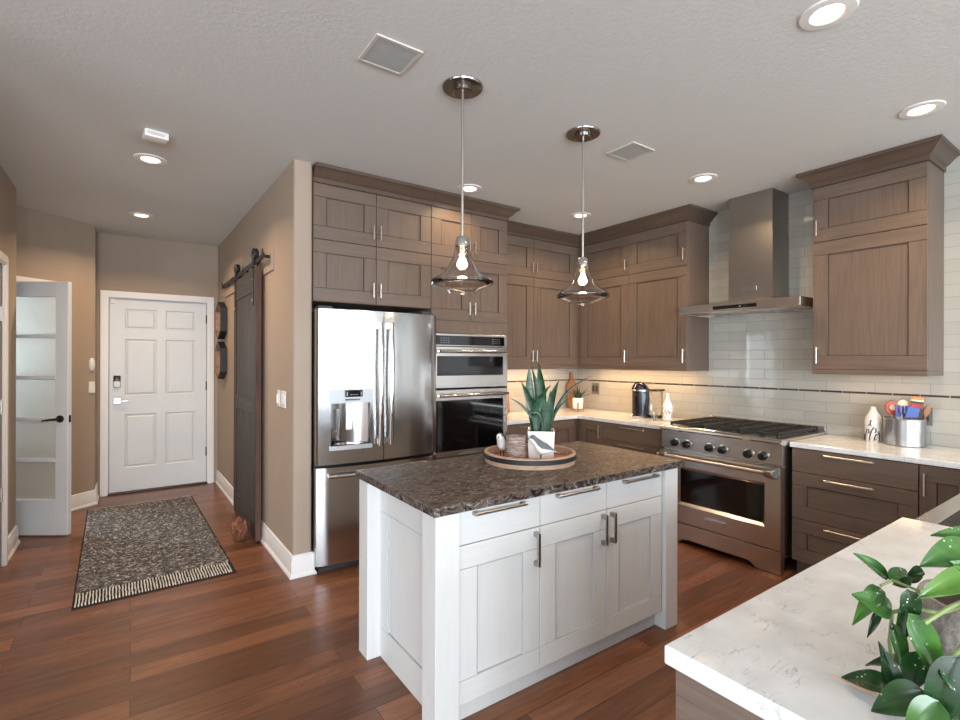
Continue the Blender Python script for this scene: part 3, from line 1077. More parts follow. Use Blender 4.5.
# dispenser
pn = MB()
arc_piece(pn, DL0 - 0.016, DL1 + 0.016, Dz1 - 0.004, 1.268, fy(1.25) + 0.03, off=0.012, n=8)
dp_ = obj('dispenser_panel', pn, M['panel_grey'], dl)
ym = fy(1.25) - 0.012
obj('display', MB().box(1.222, ym - 0.016, 1.214, 1.345, ym + 0.006, 1.262, 0.001), M['black_glass'], dp_)
mk_ = MB()
for i in range(6):
    obj('button', MB().box(1.225 + i * 0.018, ym - 0.014, 1.190, 1.236 + i * 0.018, ym + 0.006, 1.200), M['dark_grey'], dp_)
mk_.box(1.229, ym - 0.017, 1.222, 1.236, ym, 1.25).box(1.331, ym - 0.017, 1.222, 1.338, ym, 1.25)
for i in range(3):
    mk_.box(1.255 + i * 0.02, ym - 0.017, 1.228, 1.268 + i * 0.02, ym, 1.232)
obj('display_legend', mk_, M['display'], dp_)
rc = MB()
rings = []
N = 12
ring0 = [(DL0 + (DL1 - DL0) * i / N, fy(1.25) + 0.028 + 0.055 * math.sin(PI * i / N), 0) for i in range(N + 1)]
rc.prism([(p[0], p[1]) for p in ring0] + [(DL1, yb), (DL0, yb)], Dz0, Dz1)
obj('dispenser_recess', rc, M['steel_v'], dl)
obj('dispenser_paddle', MB().box(1.240, fy(1.25) + 0.015, 0.98, 1.285, fy(1.25) + 0.024, 1.165, 0.003).cyl((1.255, fy(1.25) + 0.03, 1.12), (1.255, fy(1.25) + 0.03, 1.174), 0.014), M['white_plastic'], dl)
tr = MB()
arc_piece(tr, DL0 - 0.012, DL1 + 0.012, 0.846, Dz0, fy(1.25) + 0.04, off=0.014, n=8)
obj('drip_tray', tr, M['panel_grey'], dl)
bx = FX1 - 0.075
obj('badge', MB().cyl((bx, fy(bx) - 0.004, 1.745), (bx, fy(bx) + 0.004, 1.745), 0.016, None, 24), M['chrome'], dr)

# ------------------------------------------------------------------ wall ovens
OX0, OX1 = 1.992, 2.742
YO = 3.49
def oven_front(par, b, x0, x1, z0, z1, wx0, wx1, wz0, wz1, y0, y1, mi=0):
    b.box(x0, y0, z0, x1, y1, wz0).box(x0, y0, wz1, x1, y1, z1)
    b.box(x0, y0, wz0, wx0, y1, wz1).box(wx1, y0, wz0, x1, y1, wz1)
t = thing('microwave_oven', 'stainless built-in microwave oven, upper of the two wall ovens', 'oven', (0, 0, 0))
obj('body', MB().box(OX0 + 0.02, YO + 0.045, 1.245, OX1 - 0.02, 4.0, 1.69), M['dark_grey'], t)
obj('control_panel', MB().box(OX0, YO, 1.588, OX1, YO + 0.04, 1.692, 0.003), M['steel'], t)
cp = obj('control_glass', MB().box(OX0 + 0.02, YO - 0.004, 1.598, OX1 - 0.035, YO + 0.003, 1.675, 0.002), M['black_glass'], t)
b = MB()
for r_ in range(3):
    for q in range(4):
        for xx in (OX0 + 0.06, OX1 - 0.17):
            b.box(xx + q * 0.024, YO - 0.0046, 1.616 + r_ * 0.018, xx + 0.012 + q * 0.024, YO - 0.003, 1.619 + r_ * 0.018)
obj('key_legend', b, M['display'], cp)
b = MB()
oven_front(t, b, OX0, OX1, 1.246, 1.582, OX0 + 0.03, OX1 - 0.045, 1.345, 1.507, YO, YO + 0.04)
d = obj('oven_door', b, M['steel'], t, smooth=0)
obj('door_glass', MB().box(OX0 + 0.03, YO + 0.002, 1.345, OX1 - 0.045, YO + 0.02, 1.507), M['black_glass'], d)
def oven_handle(z, par, x0=OX0 + 0.03, x1=OX1 - 0.03, y=YO, r=0.0135, mat='chrome', out=0.05):
    b = MB().cyl((x0, y - out, z), (x1, y - out, z), r, None, 18)
    for x in (x0 + 0.03, x1 - 0.03):
        b.box(x - 0.016, y - out, z - 0.011, x + 0.016, y + 0.003, z + 0.011, 0.004)
    return obj('handle', b, M[mat], par)
oven_handle(1.546, d)
t = thing('wall_oven', 'stainless black-glass wall oven, lower of the two ovens in the tower', 'oven', (0, 0, 0))
obj('body', MB().box(OX0 + 0.02, YO + 0.045, 0.69, OX1 - 0.02, 4.0, 1.225), M['dark_grey'], t)
b = MB()
oven_front(t, b, OX0, OX1, 0.70, 1.228, OX0 + 0.022, OX1 - 0.045, 0.725, 1.143, YO, YO + 0.04)
d = obj('oven_door', b, M['steel'], t, smooth=0)
obj('door_glass', MB().box(OX0 + 0.022, YO + 0.002, 0.725, OX1 - 0.045, YO + 0.02, 1.143), M['black_glass'], d)
oven_handle(1.184, d)
obj('vent_trim', MB().box(OX0, YO + 0.004, 0.682, OX1, YO + 0.04, 0.698).box(2.25, YO - 0.01, 0.684, 2.42, YO + 0.004, 0.696), M['steel'], t)

# ------------------------------------------------------------------ range
RY0, RY1 = 1.600, 2.555      # right (near), left (far)
RW = RY1 - RY0
t = thing('gas_range', 'stainless gas range with six black knobs against the tiled wall', 'range', (3.66, RY1, 0), R(-90))
# local: x from the left (0..RW), front face y=0 towards viewer, depth to +y
DPT = XW - 3.66 - 0.004
b = MB()
b.box(0.004, 0.03, 0.11, RW - 0.004, DPT, 0.90, 0.002)
b.box(0.002, 0.0, 0.752, RW - 0.002, 0.03, 0.90, 0.003)
# rounded front nose and cooktop deck
pr = [(0.0, 0.896), (-0.022, 0.90), (-0.032, 0.912), (-0.030, 0.924), (-0.018, 0.931), (0.05, 0.933), (DPT, 0.933), (DPT, 0.90)]
b.prism(pr, 0.0, RW, 'x')
obj('body', b, M['steel'], t)
obj('leg', MB().cyl((0.05, 0.5, 0), (0.05, 0.5, 0.11), 0.02), M['dark_grey'], t)
obj('leg', MB().cyl((RW - 0.05, 0.5, 0), (RW - 0.05, 0.5, 0.11), 0.02), M['dark_grey'], t)
obj('leg', MB().cyl((0.05, 0.1, 0), (0.05, 0.1, 0.11), 0.02), M['dark_grey'], t)
obj('leg', MB().cyl((RW - 0.05, 0.1, 0), (RW - 0.05, 0.1, 0.11), 0.02), M['dark_grey'], t)
for ky in (2.421, 2.317, 2.127, 2.022, 1.831, 1.727):
    kx = RY1 - ky
    k = obj('knob', MB().xform(Matrix()).lathe([(0.030, 0.0), (0.030, 0.010), (0.027, 0.012), (0.025, 0.036), (0.022, 0.040), (0.0001, 0.040)], seg=24)
            .xform(Matrix.Translation((kx, -0.008, 0.803)) @ Matrix.Rotation(R(90), 4, 'X')), M['black'], t)
    obj('knob_ring', MB().lathe([(0.022, 0), (0.036, 0.0), (0.036, 0.008), (0.030, 0.009)], seg=24).xform(Matrix.Translation((kx, -0.0005, 0.803)) @ Matrix.Rotation(R(90), 4, 'X')), M['chrome'], k)
    obj('knob_grip', MB().box(kx - 0.005, -0.060, 0.781, kx + 0.005, -0.047, 0.825, 0.002), M['black'], k)
# oven door
b = MB()
wx0, wx1, wz0, wz1 = 0.185, RW - 0.13, 0.335, 0.60
z0, z1 = 0.175, 0.738
oven_front(t, b, 0.004, RW - 0.004, z0, z1, wx0 - 0.022, wx1 + 0.022, wz0 - 0.022, wz1 + 0.022, -0.03, 0.028)
oo = [(wx0 - 0.022, wz0 - 0.022), (wx1 + 0.022, wz0 - 0.022), (wx1 + 0.022, wz1 + 0.022), (wx0 - 0.022, wz1 + 0.022)]
ii = [(wx0, wz0), (wx1, wz0), (wx1, wz1), (wx0, wz1)]
b.ring([[(x, -0.03, z) for x, z in oo], [(x, -0.012, z) for x, z in ii]], True, False, False)
d = obj('oven_door', b, M['steel'], t, smooth=0)
obj('door_glass', MB().box(wx0 - 0.003, -0.012, wz0 - 0.003, wx1 + 0.003, 0.0, wz1 + 0.003), M['black_glass'], d)
b = MB().cyl((0.02, -0.085, 0.703), (RW - 0.07, -0.085, 0.703), 0.0145, None, 18)
obj('handle', b, M['nickel'], d)
for x in (0.075, RW - 0.055):
    obj('handle_bracket', MB().prism([(-0.104, 0.685), (-0.104, 0.722), (-0.03, 0.735), (-0.03, 0.655)], x - 0.030, x + 0.030, 'x', 0, 0.004), M['pewter'], d)
b = MB().box(0.41, -0.036, 0.245, 0.565, -0.03, 0.253).box(0.41, -0.05, 0.252, 0.565, -0.03, 0.262, 0.002)
b.box(0.41, -0.05, 0.230, 0.418, -0.03, 0.258).box(0.557, -0.05, 0.230, 0.565, -0.03, 0.258)
obj('badge', b, M['chrome'], d)
# toe panel with the shallow arch
n = 8
kp = [(0.004, 0.002), (0.004, 0.162), (RW - 0.004, 0.162), (RW - 0.004, 0.002), (RW - 0.16, 0.002)]
kp += [(RW - 0.16 - 0.07 * i / n, 0.002 + 0.04 * (0.5 - 0.5 * math.cos(PI * i / n))) for i in range(1, n + 1)]
kp += [(0.23 - 0.07 * i / n, 0.002 + 0.04 * (0.5 + 0.5 * math.cos(PI * i / n))) for i in range(0, n + 1)]
obj('kick_panel', MB().prism(kp, -0.024, 0.028, 'y', 0, 0.003), M['steel'], t, smooth=0)
# griddle cut-out lip and grates
obj('cooktop_lip', MB().box(0.25, -0.012, 0.933, 0.66, 0.004, 0.940, 0.003), M['chrome'], t)
gx = [0.05, 0.335, 0.62, RW - 0.05]
for q in range(3):
    x0, x1 = gx[q] + 0.003, gx[q + 1] - 0.003
    b = MB()
    y0, y1 = 0.045, DPT - 0.06
    zz0, zz1 = 0.946, 0.966
    for x in (x0, x1 - 0.014, (x0 + x1) / 2 - 0.006):
        b.box(x, y0, zz0, x + 0.013, y1, zz1, 0.002)
    for j in range(7):
        y = y0 + (y1 - y0 - 0.012) * j / 6
        b.box(x0, y, zz0 + 0.002, x1, y + 0.012, zz1 - 0.001, 0.002)
    for x in (x0, x1 - 0.014):
        for y in (y0, y1 - 0.014):
            b.box(x, y, 0.9335, x + 0.014, y + 0.014, zz0)
    obj('grate', b, M['iron'], t, smooth=0)
    for yy in (0.19, 0.48):
        obj('burner', MB().lathe([(0.06, 0.0), (0.06, 0.006), (0.042, 0.008), (0.042, 0.012), (0.001, 0.0125)], ((x0 + x1) / 2, yy, 0.9335), 24), M['black'], t)
obj('back_guard', MB().box(0, DPT - 0.04, 0.9335, RW, DPT, 0.972, 0.003), M['steel'], t)

# ------------------------------------------------------------------ hood
HY0, HY1 = 1.600, 2.566
t = thing('range_hood', 'stainless chimney hood mounted on the tiled wall above the range', 'hood', (3.91, HY1, 1.872), R(-90))
HW = HY1 - HY0
HD = XW - 3.91 - 0.008
b = MB()
b.box(0, 0, 0.0, HW, 0.018, 0.068, 0.002).box(0, 0.018, 0.0, 0.018, HD, 0.068).box(HW - 0.018, 0.018, 0, HW, HD, 0.068)
b.box(0.018, HD - 0.018, 0, HW - 0.018, HD, 0.068).box(0.018, 0.018, 0.02, HW - 0.018, HD - 0.018, 0.066)
hh_ = obj('hood_band', b, M['hood_band'], t, smooth=0)
obj('control_strip', MB().box(0.315, -0.003, 0.018, 0.665, 0.002, 0.046, 0.001), M['black_glass'], hh_)
obj('indicator', MB().box(0.53, -0.005, 0.028, 0.545, -0.001, 0.034), M['display'], hh_)
cx0, cx1, cy0 = HY1 - 2.223, HY1 - 1.874, 0.19
b = MB().ring([[(0.01, 0.01, 0.0685), (HW - 0.01, 0.01, 0.0685), (HW - 0.01, HD, 0.0685), (0.01, HD, 0.0685)],
               [(cx0 - 0.02, cy0 - 0.02, 0.105), (cx1 + 0.02, cy0 - 0.02, 0.105), (cx1 + 0.02, HD, 0.105), (cx0 - 0.02, HD, 0.105)]])
obj('hood_canopy', b, M['hood_band'], t, smooth=0)
ch = obj('chimney', MB().box(cx0, cy0, 0.106, cx1, HD, 0.62).box(cx0 + 0.003, cy0 + 0.003, 0.62, cx1 - 0.003, HD, CZ - 1.872 - 0.002), M['steel_dark'], t, smooth=0)
obj('badge', MB().box(cx0 + 0.105, cy0 - 0.006, 0.165, cx0 + 0.23, cy0 + 0.001, 0.205, 0.002), M['chrome'], ch)
for x in (0.2, 0.48, 0.77):
    pass
for x in (0.21, HW - 0.21):
    l = obj('hood_lamp', MB().cyl((x, 0.10, 0.012), (x, 0.10, 0.0195), 0.03, None, 20), M['hood_lamp'], t)
obj('filter', MB().box(0.06, 0.16, 0.012, HW / 2 - 0.01, HD - 0.05, 0.0195, 0.002).box(HW / 2 + 0.01, 0.16, 0.012, HW - 0.06, HD - 0.05, 0.0195, 0.002), M['steel'], t)

# ------------------------------------------------------------------ island
IX0, IX1, IY0, IY1 = 0.95, 2.505, 1.645, 2.42
t = thing('kitchen_island', 'white wood kitchen island base with three doors and corner posts', 'island', (0, 0, 0))
iv, ih = M['isl_v'], M['isl_h']
IT = 0.876
FYF = 1.688       # door carcass front
b = MB()
b.box(1.04, FYF, 0.094, 2.40, 2.36, IT).box(1.04, 1.715, 0.0, 2.40, 2.36, 0.094)
obj('body', b, iv, t, smooth=0)
pw = 0.108
for x0, y0 in ((IX0, IY0), (IX1 - pw, IY0), (IX0, IY1 - pw), (IX1 - pw, IY1 - pw)):
    obj('post', MB().box(x0, y0, 0, x0 + pw, y0 + pw, IT, 0.002), iv, t)
# end panels (shaker) at both ends
for x, rz, x1 in ((1.018, R(-90), None), (2.44, R(90), None)):
    L_ = IY1 - pw - IY0 - pw - 0.002
    p = shaker(L_, IT - 0.002, 0.085, 0.15)
    if rz < 0:
        o = obj('end_panel', p, [iv, ih, M['shade_line_white']], t, (x + 0.021, IY1 - pw - 0.001, 0.001))
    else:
        o = obj('end_panel', p, [iv, ih, M['shade_line_white']], t, (x - 0.021, IY0 + pw + 0.001, 0.001))
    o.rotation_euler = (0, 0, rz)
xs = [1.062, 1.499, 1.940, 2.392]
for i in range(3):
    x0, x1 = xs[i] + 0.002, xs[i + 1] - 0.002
    d = obj('drawer', shaker(x1 - x0, 0.138, flat=True), [iv, ih, M['shade_line_white']], t, (x0, FYF, 0.735))
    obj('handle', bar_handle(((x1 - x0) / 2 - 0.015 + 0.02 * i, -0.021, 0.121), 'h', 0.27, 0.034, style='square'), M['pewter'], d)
    d = obj('door', shaker(x1 - x0, 0.73 - 0.096, 0.094, 0.094), [iv, ih, M['shade_line_white']], t, (x0, FYF, 0.097))
    hx = (x1 - x0 - 0.03) if i < 2 else 0.03
    obj('handle', bar_handle((hx, -0.021, 0.545), 'v', 0.15, 0.034, style='square'), M['pewter'], d)
slab('island_worktop', 'dark leathered granite worktop on the white island', [(0.935, 1.633), (2.557, 1.633), (2.557, 2.437), (0.935, 2.437)], 0.878, 0.914, M['granite'], 0.003)

# ------------------------------------------------------------------ peninsula and sink
PX0, PY1 = 0.862, 0.597
PYB = -0.35
SX0, SX1 = 2.276, 3.10
slab('peninsula_worktop', 'white veined quartz worktop of the near peninsula', [(PX0, PYB), (XW - 0.001, PYB), (XW - 0.001, 0.657), (XC, 0.657), (XC - 0.03, PY1), (SX1, PY1), (SX1, 0.06), (SX0, 0.06), (SX0, PY1), (PX0, PY1)], 0.876, 0.914, M['quartz'], 0.004)
t = thing('peninsula_cabinet', 'grey-brown wood base cabinet under the near white peninsula worktop', 'cabinet', (0, 0, 0))
b = MB().box(PX0 + 0.03, -0.05, 0.1, SX0 - 0.003, 0.555, 0.873).box(PX0 + 0.09, 0.0, 0.0, SX0 - 0.003, 0.50, 0.1)
obj('body', b, M['wood_v'], t, smooth=0)
obj('end_panel', MB().box(PX0 + 0.012, -0.06, 0.0, PX0 + 0.03, 0.578, 0.873, 0.0015), wood('peninsula_end_wood', lin(112, 98, 88), 'y'), t)
x = PX0 + 0.034
while x < SX0 - 0.3:
    w = 0.455
    d = obj('door', shaker(w, 0.765), [M['wood_v'], M['wood_h'], M['shade_line']], t, (x + w, 0.556, 0.105))
    d.rotation_euler = (0, 0, PI)
    x += w + 0.004
t = thing('sink_cabinet', 'brown wood base cabinet under the stainless sink', 'cabinet', (0, 0, 0))
obj('body', MB().box(SX0 + 0.003, 0.0, 0.1, 3.74, 0.545, 0.60).box(SX0 + 0.003, 0.0, 0.0, 3.74, 0.48, 0.1).box(SX1 + 0.05, 0.0, 0.60, 3.74, 0.56, 0.873), M['wood_v'], t, smooth=0)
t = thing('apron_sink', 'stainless apron-front sink set beside the near peninsula worktop', 'sink', (0, 0, 0))
zr = 0.872
b = MB()
x0, x1, y0, y1 = SX0 - 0.0, SX1 - 0.0, 0.03, 0.606
x0 += 0.004
x1 -= 0.004
b.box(x0, y1 - 0.066, 0.61, x1, y1, zr, 0.003)
b.box(x0, y0, 0.61, x0 + 0.012, y1 - 0.066, zr).box(x1 - 0.012, y0, 0.61, x1, y1 - 0.066, zr).box(x0, y0, 0.61, x1, y0 + 0.02, zr)
b.box(x0 + 0.012, y0 + 0.02, 0.61, x1 - 0.012, y1 - 0.066, 0.63)
obj('basin', b, M['steel'], t, smooth=0)
obj('drain', MB().cyl((2.69, 0.28, 0.6305), (2.69, 0.28, 0.635), 0.045, None, 24), M['chrome'], t)

# ------------------------------------------------------------------ ceiling fixtures
dl_proto = thing('recessed_light', 'x', 'ceiling light', (0, 0, CZ), 0, 'round recessed ceiling lights')
obj('trim_ring', MB().lathe([(0.054, -0.002), (0.062, -0.008), (0.094, -0.006), (0.098, 0.0), (0.054, 0.0)], seg=32, cap0=False, cap1=False), M['white_plastic'], dl_proto)
obj('lens', MB().lathe([(0.0535, -0.003), (0.0005, -0.003)], seg=32, cap0=False, cap1=True), M['lamp'], dl_proto)
spots = [(2.185, 3.27, 'recessed ceiling light above the oven tower, behind the near pendant rod', 1.0),
         (3.44, 3.275, 'recessed ceiling light in front of the corner cabinets, behind the far pendant rod', 1.0),
         (3.478, 2.08, 'recessed ceiling light in front of the range hood chimney', 0.9),
         (3.479, 0.832, 'recessed ceiling light near the right wall cabinet crown', 0.9),
         (2.219, 0.813, 'recessed ceiling light at the top right edge, nearest the viewer', 0.45),
         (0.105, 4.046, 'recessed hall ceiling light beside the white smoke alarm', 2.2),
         (0.077, 5.668, 'recessed hall ceiling light nearest the white front door', 2.2)]
for i, (x, y, lab, k) in enumerate(spots):
    o = dl_proto if i == 0 else copy_tree(dl_proto)
    o.location = (x, y, CZ)
    o['label'] = lab
    d = bpy.data.lights.new('recessed_lamp', 'AREA')
    d.shape = 'DISK'
    d.size = 0.11
    d.energy = 5.0 * k
    d.color = WARM
    d.spread = R(140)
    lo = bpy.data.objects.new('recessed_lamp', d)
    COL.objects.link(lo)
    lo.parent = o
    lo.location = (0, 0, -0.012)

sp = thing('ceiling_speaker', 'square ceiling speaker grille at the top left of the near pendant', 'speaker', (0.94, 2.046, CZ), 0, 'square ceiling speakers')
b = MB()
s_ = 0.108
b.box(-s_, -s_, -0.007, s_, -s_ + 0.014, 0).box(-s_, s_ - 0.014, -0.007, s_, s_, 0).box(-s_, -s_ + 0.014, -0.007, -s_ + 0.014, s_ - 0.014, 0).box(s_ - 0.014, -s_ + 0.014, -0.007, s_, s_ - 0.014, 0)
obj('frame', b, M['speaker_trim'], sp, smooth=0)
obj('grille', MB().box(-s_ + 0.014, -s_ + 0.014, -0.005, s_ - 0.014, s_ - 0.014, -0.001), M['speaker'], sp, smooth=0)
s2 = copy_tree(sp)
s2.location = (2.65, 2.087, CZ)
s2['label'] = 'square ceiling speaker grille right of the far pendant canopy'
sm = thing('smoke_alarm', 'small white rectangular smoke alarm on the hall ceiling', 'smoke alarm', (0.117, 3.56, CZ), R(8))
obj('case', MB().box(-0.062, -0.05, -0.045, 0.062, 0.05, -0.001, 0.008, 0, 2), M['white_plastic'], sm)
obj('vent', MB().box(-0.05, -0.0515, -0.032, 0.04, -0.049, -0.014), M['speaker_trim'], sm)

# pendants
pend = thing('pendant_light', 'near left glass bell pendant hanging above the island', 'pendant light', (1.345, 2.075, CZ), 0, 'glass bell pendants over the island')
obj('canopy', MB().lathe([(0.012, -0.034), (0.045, -0.034), (0.050, -0.030), (0.050, -0.012), (0.098, -0.010), (0.102, -0.004), (0.102, -0.0005), (0.001, -0.0005)], seg=40), M['canopy'], pend)
obj('rod', MB().cyl((0, 0, -0.75), (0, 0, -0.034), 0.0068, None, 12).cyl((0, 0, -0.385), (0, 0, -0.365), 0.008, None, 12), M['nickel'], pend)
zb = 1.805 - CZ
obj('socket', MB().lathe([(0.001, 0.02), (0.024, 0.018), (0.034, 0.0), (0.034, -0.035), (0.026, -0.045), (0.02, -0.075), (0.001, -0.075)], (0, 0, -0.762), 28), M['chrome'], pend)
outer = [(0.036, 0.238), (0.038, 0.215), (0.043, 0.195), (0.056, 0.160), (0.076, 0.124), (0.106, 0.094), (0.137, 0.076), (0.152, 0.064), (0.156, 0.053),
         (0.150, 0.042), (0.124, 0.031), (0.090, 0.022), (0.072, 0.013), (0.067, 0.004), (0.066, 0.0)]
inner = [(max(r - 0.0035, 0.001), z) for r, z in outer]
inner = [(r, z - (0.0035 if 3 < i < 9 else -0.003 if 8 < i < 12 else 0)) for i, (r, z) in enumerate(inner)]
obj('glass_shade', MB().lathe(outer + inner[::-1] + [outer[0]], (0, 0, zb), 56, cap0=False, cap1=False), M['smoke'], pend, smooth=60)
obj('bulb', MB().lathe([(0.0005, -0.085), (0.011, -0.088), (0.012, -0.096), (0.020, -0.112), (0.026, -0.130), (0.024, -0.146), (0.012, -0.158), (0.0005, -0.160)], (0, 0, -0.752), 24), M['bulb'], pend)
p2 = copy_tree(pend)
p2.location = (2.207, 2.083, CZ)
p2['label'] = 'far right glass bell pendant hanging above the island'

# under-cabinet strips
for nm, lab, loc, rz, L_, e in (('under_cabinet_light', 'thin warm light strip under the corner wall cabinet', (3.40, 4.03, UB - 0.002), 0, 1.0, 6.0),
                              ('under_cabinet_light', 'thin warm light strip under the wall cabinet left of the hood', (4.19, 3.25, UB - 0.002), R(90), 1.15, 7.5),
                              ('under_cabinet_light', 'thin warm light strip under the wall cabinet right of the hood', (4.19, 1.25, UB - 0.002), R(90), 0.5, 1.0)):
    t = thing(nm, lab, 'light', loc, rz, 'light strips under the wall cabinets')
    obj('housing', MB().box(-L_ / 2, -0.012, -0.010, L_ / 2, 0.012, 0.0, 0.002), M['white_plastic'], t)
    d = bpy.data.lights.new('strip_lamp', 'AREA')
    d.shape = 'RECTANGLE'
    d.size, d.size_y = L_, 0.016
    d.energy = e
    d.color = (1.0, 0.60, 0.30)
    lo = bpy.data.objects.new('strip_lamp', d)
    COL.objects.link(lo)
    lo.parent = t
    lo.location = (0, 0, -0.011)

# ------------------------------------------------------------------ hall things
BY0, BY1 = 4.30, 5.335
t = thing('barn_door', 'dark weathered sliding barn door on the hall wall', 'barn door', (0.818, BY0, 0.015))
bw, bh = BY1 - BY0, 2.205
b = MB()
# local: y along the wall, face towards -x at x=0, thickness 0.04
b.box(0.012, 0.0, 0, 0.04, bw, bh, 0.001, 0)
b.box(0, 0, 0, 0.012, 0.125, bh, 0.002, 0).box(0, bw - 0.125, 0, 0.012, bw, bh, 0.002, 0)
b.box(0, 0.126, 0, 0.012, bw - 0.126, 0.20, 0.002, 1).box(0, 0.126, bh - 0.19, 0.012, bw - 0.126, bh, 0.002, 1).box(0, 0.126, 1.0, 0.012, bw - 0.126, 1.13, 0.002, 1)
n = 6
for i in range(n):
    y0 = 0.127 + (bw - 0.254) * i / n
    y1 = 0.127 + (bw - 0.254) * (i + 1) / n
    b.box(0.006, y0 + 0.001, 0.2, 0.0125, y1 - 0.001, bh - 0.19, 0.002, 0)
obj('slab', b, [M['barn_v'], M['barn_h']], t)
obj('edge_board', MB().box(0.001, -0.006, 0.0, 0.041, 0.0, bh), M['barn_edge'], t)
ZR = 2.272
for y in (0.10, bw - 0.10):
    b = MB().box(-0.007, y - 0.026, bh - 0.30, -0.0005, y + 0.026, ZR + 0.085 - 0.015, 0.001).box(0.030, y - 0.026, bh + 0.001, 0.036, y + 0.026, ZR + 0.085 - 0.015, 0.001).box(-0.007, y - 0.026, bh + 0.001, 0.036, y + 0.026, bh + 0.008)
    hg = obj('hanger_strap', b, M['iron'], t)
    obj('wheel', MB().lathe([(0.012, -0.024), (0.036, -0.023), (0.048, -0.014), (0.050, -0.007), (0.044, -0.004), (0.044, 0.004), (0.050, 0.007), (0.048, 0.014), (0.036, 0.023), (0.012, 0.024)], seg=28)
        .xform(Matrix.Translation((0.012, y, ZR + 0.022 + 0.044 - 0.015)) @ Matrix.Rotation(R(90), 4, 'Y')), M['iron'], hg)
    for z in (bh - 0.26, bh - 0.09):
        obj('bolt', MB().cyl((-0.013, y, z), (-0.006, y, z), 0.011, None, 12), M['nickel'], hg)
t = thing('barn_door_track', 'dark flat steel rail above the sliding barn door', 'track', (0, 0, 0))
obj('rail', MB().box(0.826, 4.06, ZR - 0.022, 0.834, 6.15, ZR + 0.020, 0.001), M['iron'], t)
for y in (4.10, 4.9, 5.5, 6.08):
    obj('standoff', MB().cyl((0.834, y, ZR), (xh(y) - 0.0135, y, ZR), 0.012, None, 12).cyl((0.818, y, ZR), (0.826, y, ZR), 0.012, None, 6), M['iron'], t)
for y in (4.075, 6.12):
    obj('end_stop', MB().box(0.816, y - 0.012, ZR - 0.02, 0.826, y + 0.012, ZR + 0.05, 0.002), M['iron'], t)
o = obj('header_board', MB().prism([(xh(4.015) - 0.013, 4.015), (xh(4.015) - 0.0008, 4.015), (xh(6.2) - 0.0008, 6.2), (xh(6.2) - 0.013, 6.2)], 2.16, 2.31, 'z', 0, 0.001), M['wall_paint'])
tag(o, 'taupe backing board on the wall behind the barn door rail', 'board')

# hexagon wall boxes
def hexbox(z0, z1, lab):
    yc = 6.25
    t = thing('hexagon_frame', lab, 'wall decor', (xh(yc) - 0.003, yc, z0), 0, 'hexagon frames beside the front door')
    hh = (z1 - z0)
    hw = 0.205
    def hexp(k):
        return [(-hw * k, hh / 2 - hh * 0.30 * k), (0, hh / 2 - hh / 2 * k), (hw * k, hh / 2 - hh * 0.30 * k), (hw * k, hh / 2 + hh * 0.30 * k), (0, hh / 2 + hh / 2 * k), (-hw * k, hh / 2 + hh * 0.30 * k)]
    o, i = hexp(1), hexp(0.88)
    b = MB()
    b.ring([[(0, y, z) for y, z in o], [(-0.065, y, z) for y, z in o], [(-0.065, y, z) for y, z in i]], True, False, False)
    obj('rim', b, M['iron'], t, smooth=0)
    obj('inner_box', MB().ring([[(-0.065, y, z) for y, z in i], [(-0.01, y, z) for y, z in i]], True, False, False), M['picture'], t, smooth=0)
    obj('picture', MB().prism([(y, z) for y, z in hexp(0.885)], -0.014, -0.002, 'x'), M['picture'], t, smooth=0)
hexbox(1.70, 2.12, 'upper dark hexagon frame on the hall wall beside the front door')
hexbox(1.255, 1.675, 'lower dark hexagon frame on the hall wall beside the front door')

# switches
t = thing('light_switch', 'white single light switch plate, nearer the barn door', 'switch', (xh(3.845) - 0.0005, 3.845, 1.19))
obj('plate', MB().box(-0.007, -0.036, -0.06, 0, 0.036, 0.06, 0.002), M['white_plastic'], t)
obj('rocker', MB().box(-0.020, -0.010, -0.035, -0.006, 0.010, 0.03, 0.003), M['white_plastic'], t)
t = thing('light_switch', 'wider white double switch plate, nearer the wall corner', 'switch', (xh(3.715) - 0.0005, 3.715, 1.19))
obj('plate', MB().box(-0.007, -0.058, -0.06, 0, 0.058, 0.06, 0.002), M['white_plastic'], t)
for y in (-0.023, 0.023):
    obj('rocker', MB().box(-0.013, y - 0.016, -0.034, -0.006, y + 0.016, 0.034, 0.002), M['white_plastic'], t)
# chime and sensor on the end of the diagonal wall
p = ang(0.035, -0.0)
rz = math.atan2(-AD.y, -AD.x)
t = thing('door_chime', 'white oval wall sensor beside the front door casing', 'sensor', (p[0], p[1], 1.42), rz)
obj('case', MB().lathe([(0.0005, 0.026), (0.018, 0.024), (0.025, 0.014), (0.025, 0.001), (0.0005, 0.001)], seg=24).xform(Matrix.Rotation(R(90), 4, 'X') @ Matrix.Scale(2.6, 4, (0, 1, 0))), M['white_plastic'], t)
t = thing('wall_switch', 'small white switch plate under the oval wall sensor', 'switch', (p[0], p[1], 1.19), rz)
obj('plate', MB().box(-0.03, -0.012, -0.058, 0.03, -0.001, 0.058, 0.003), M['white_plastic'], t)

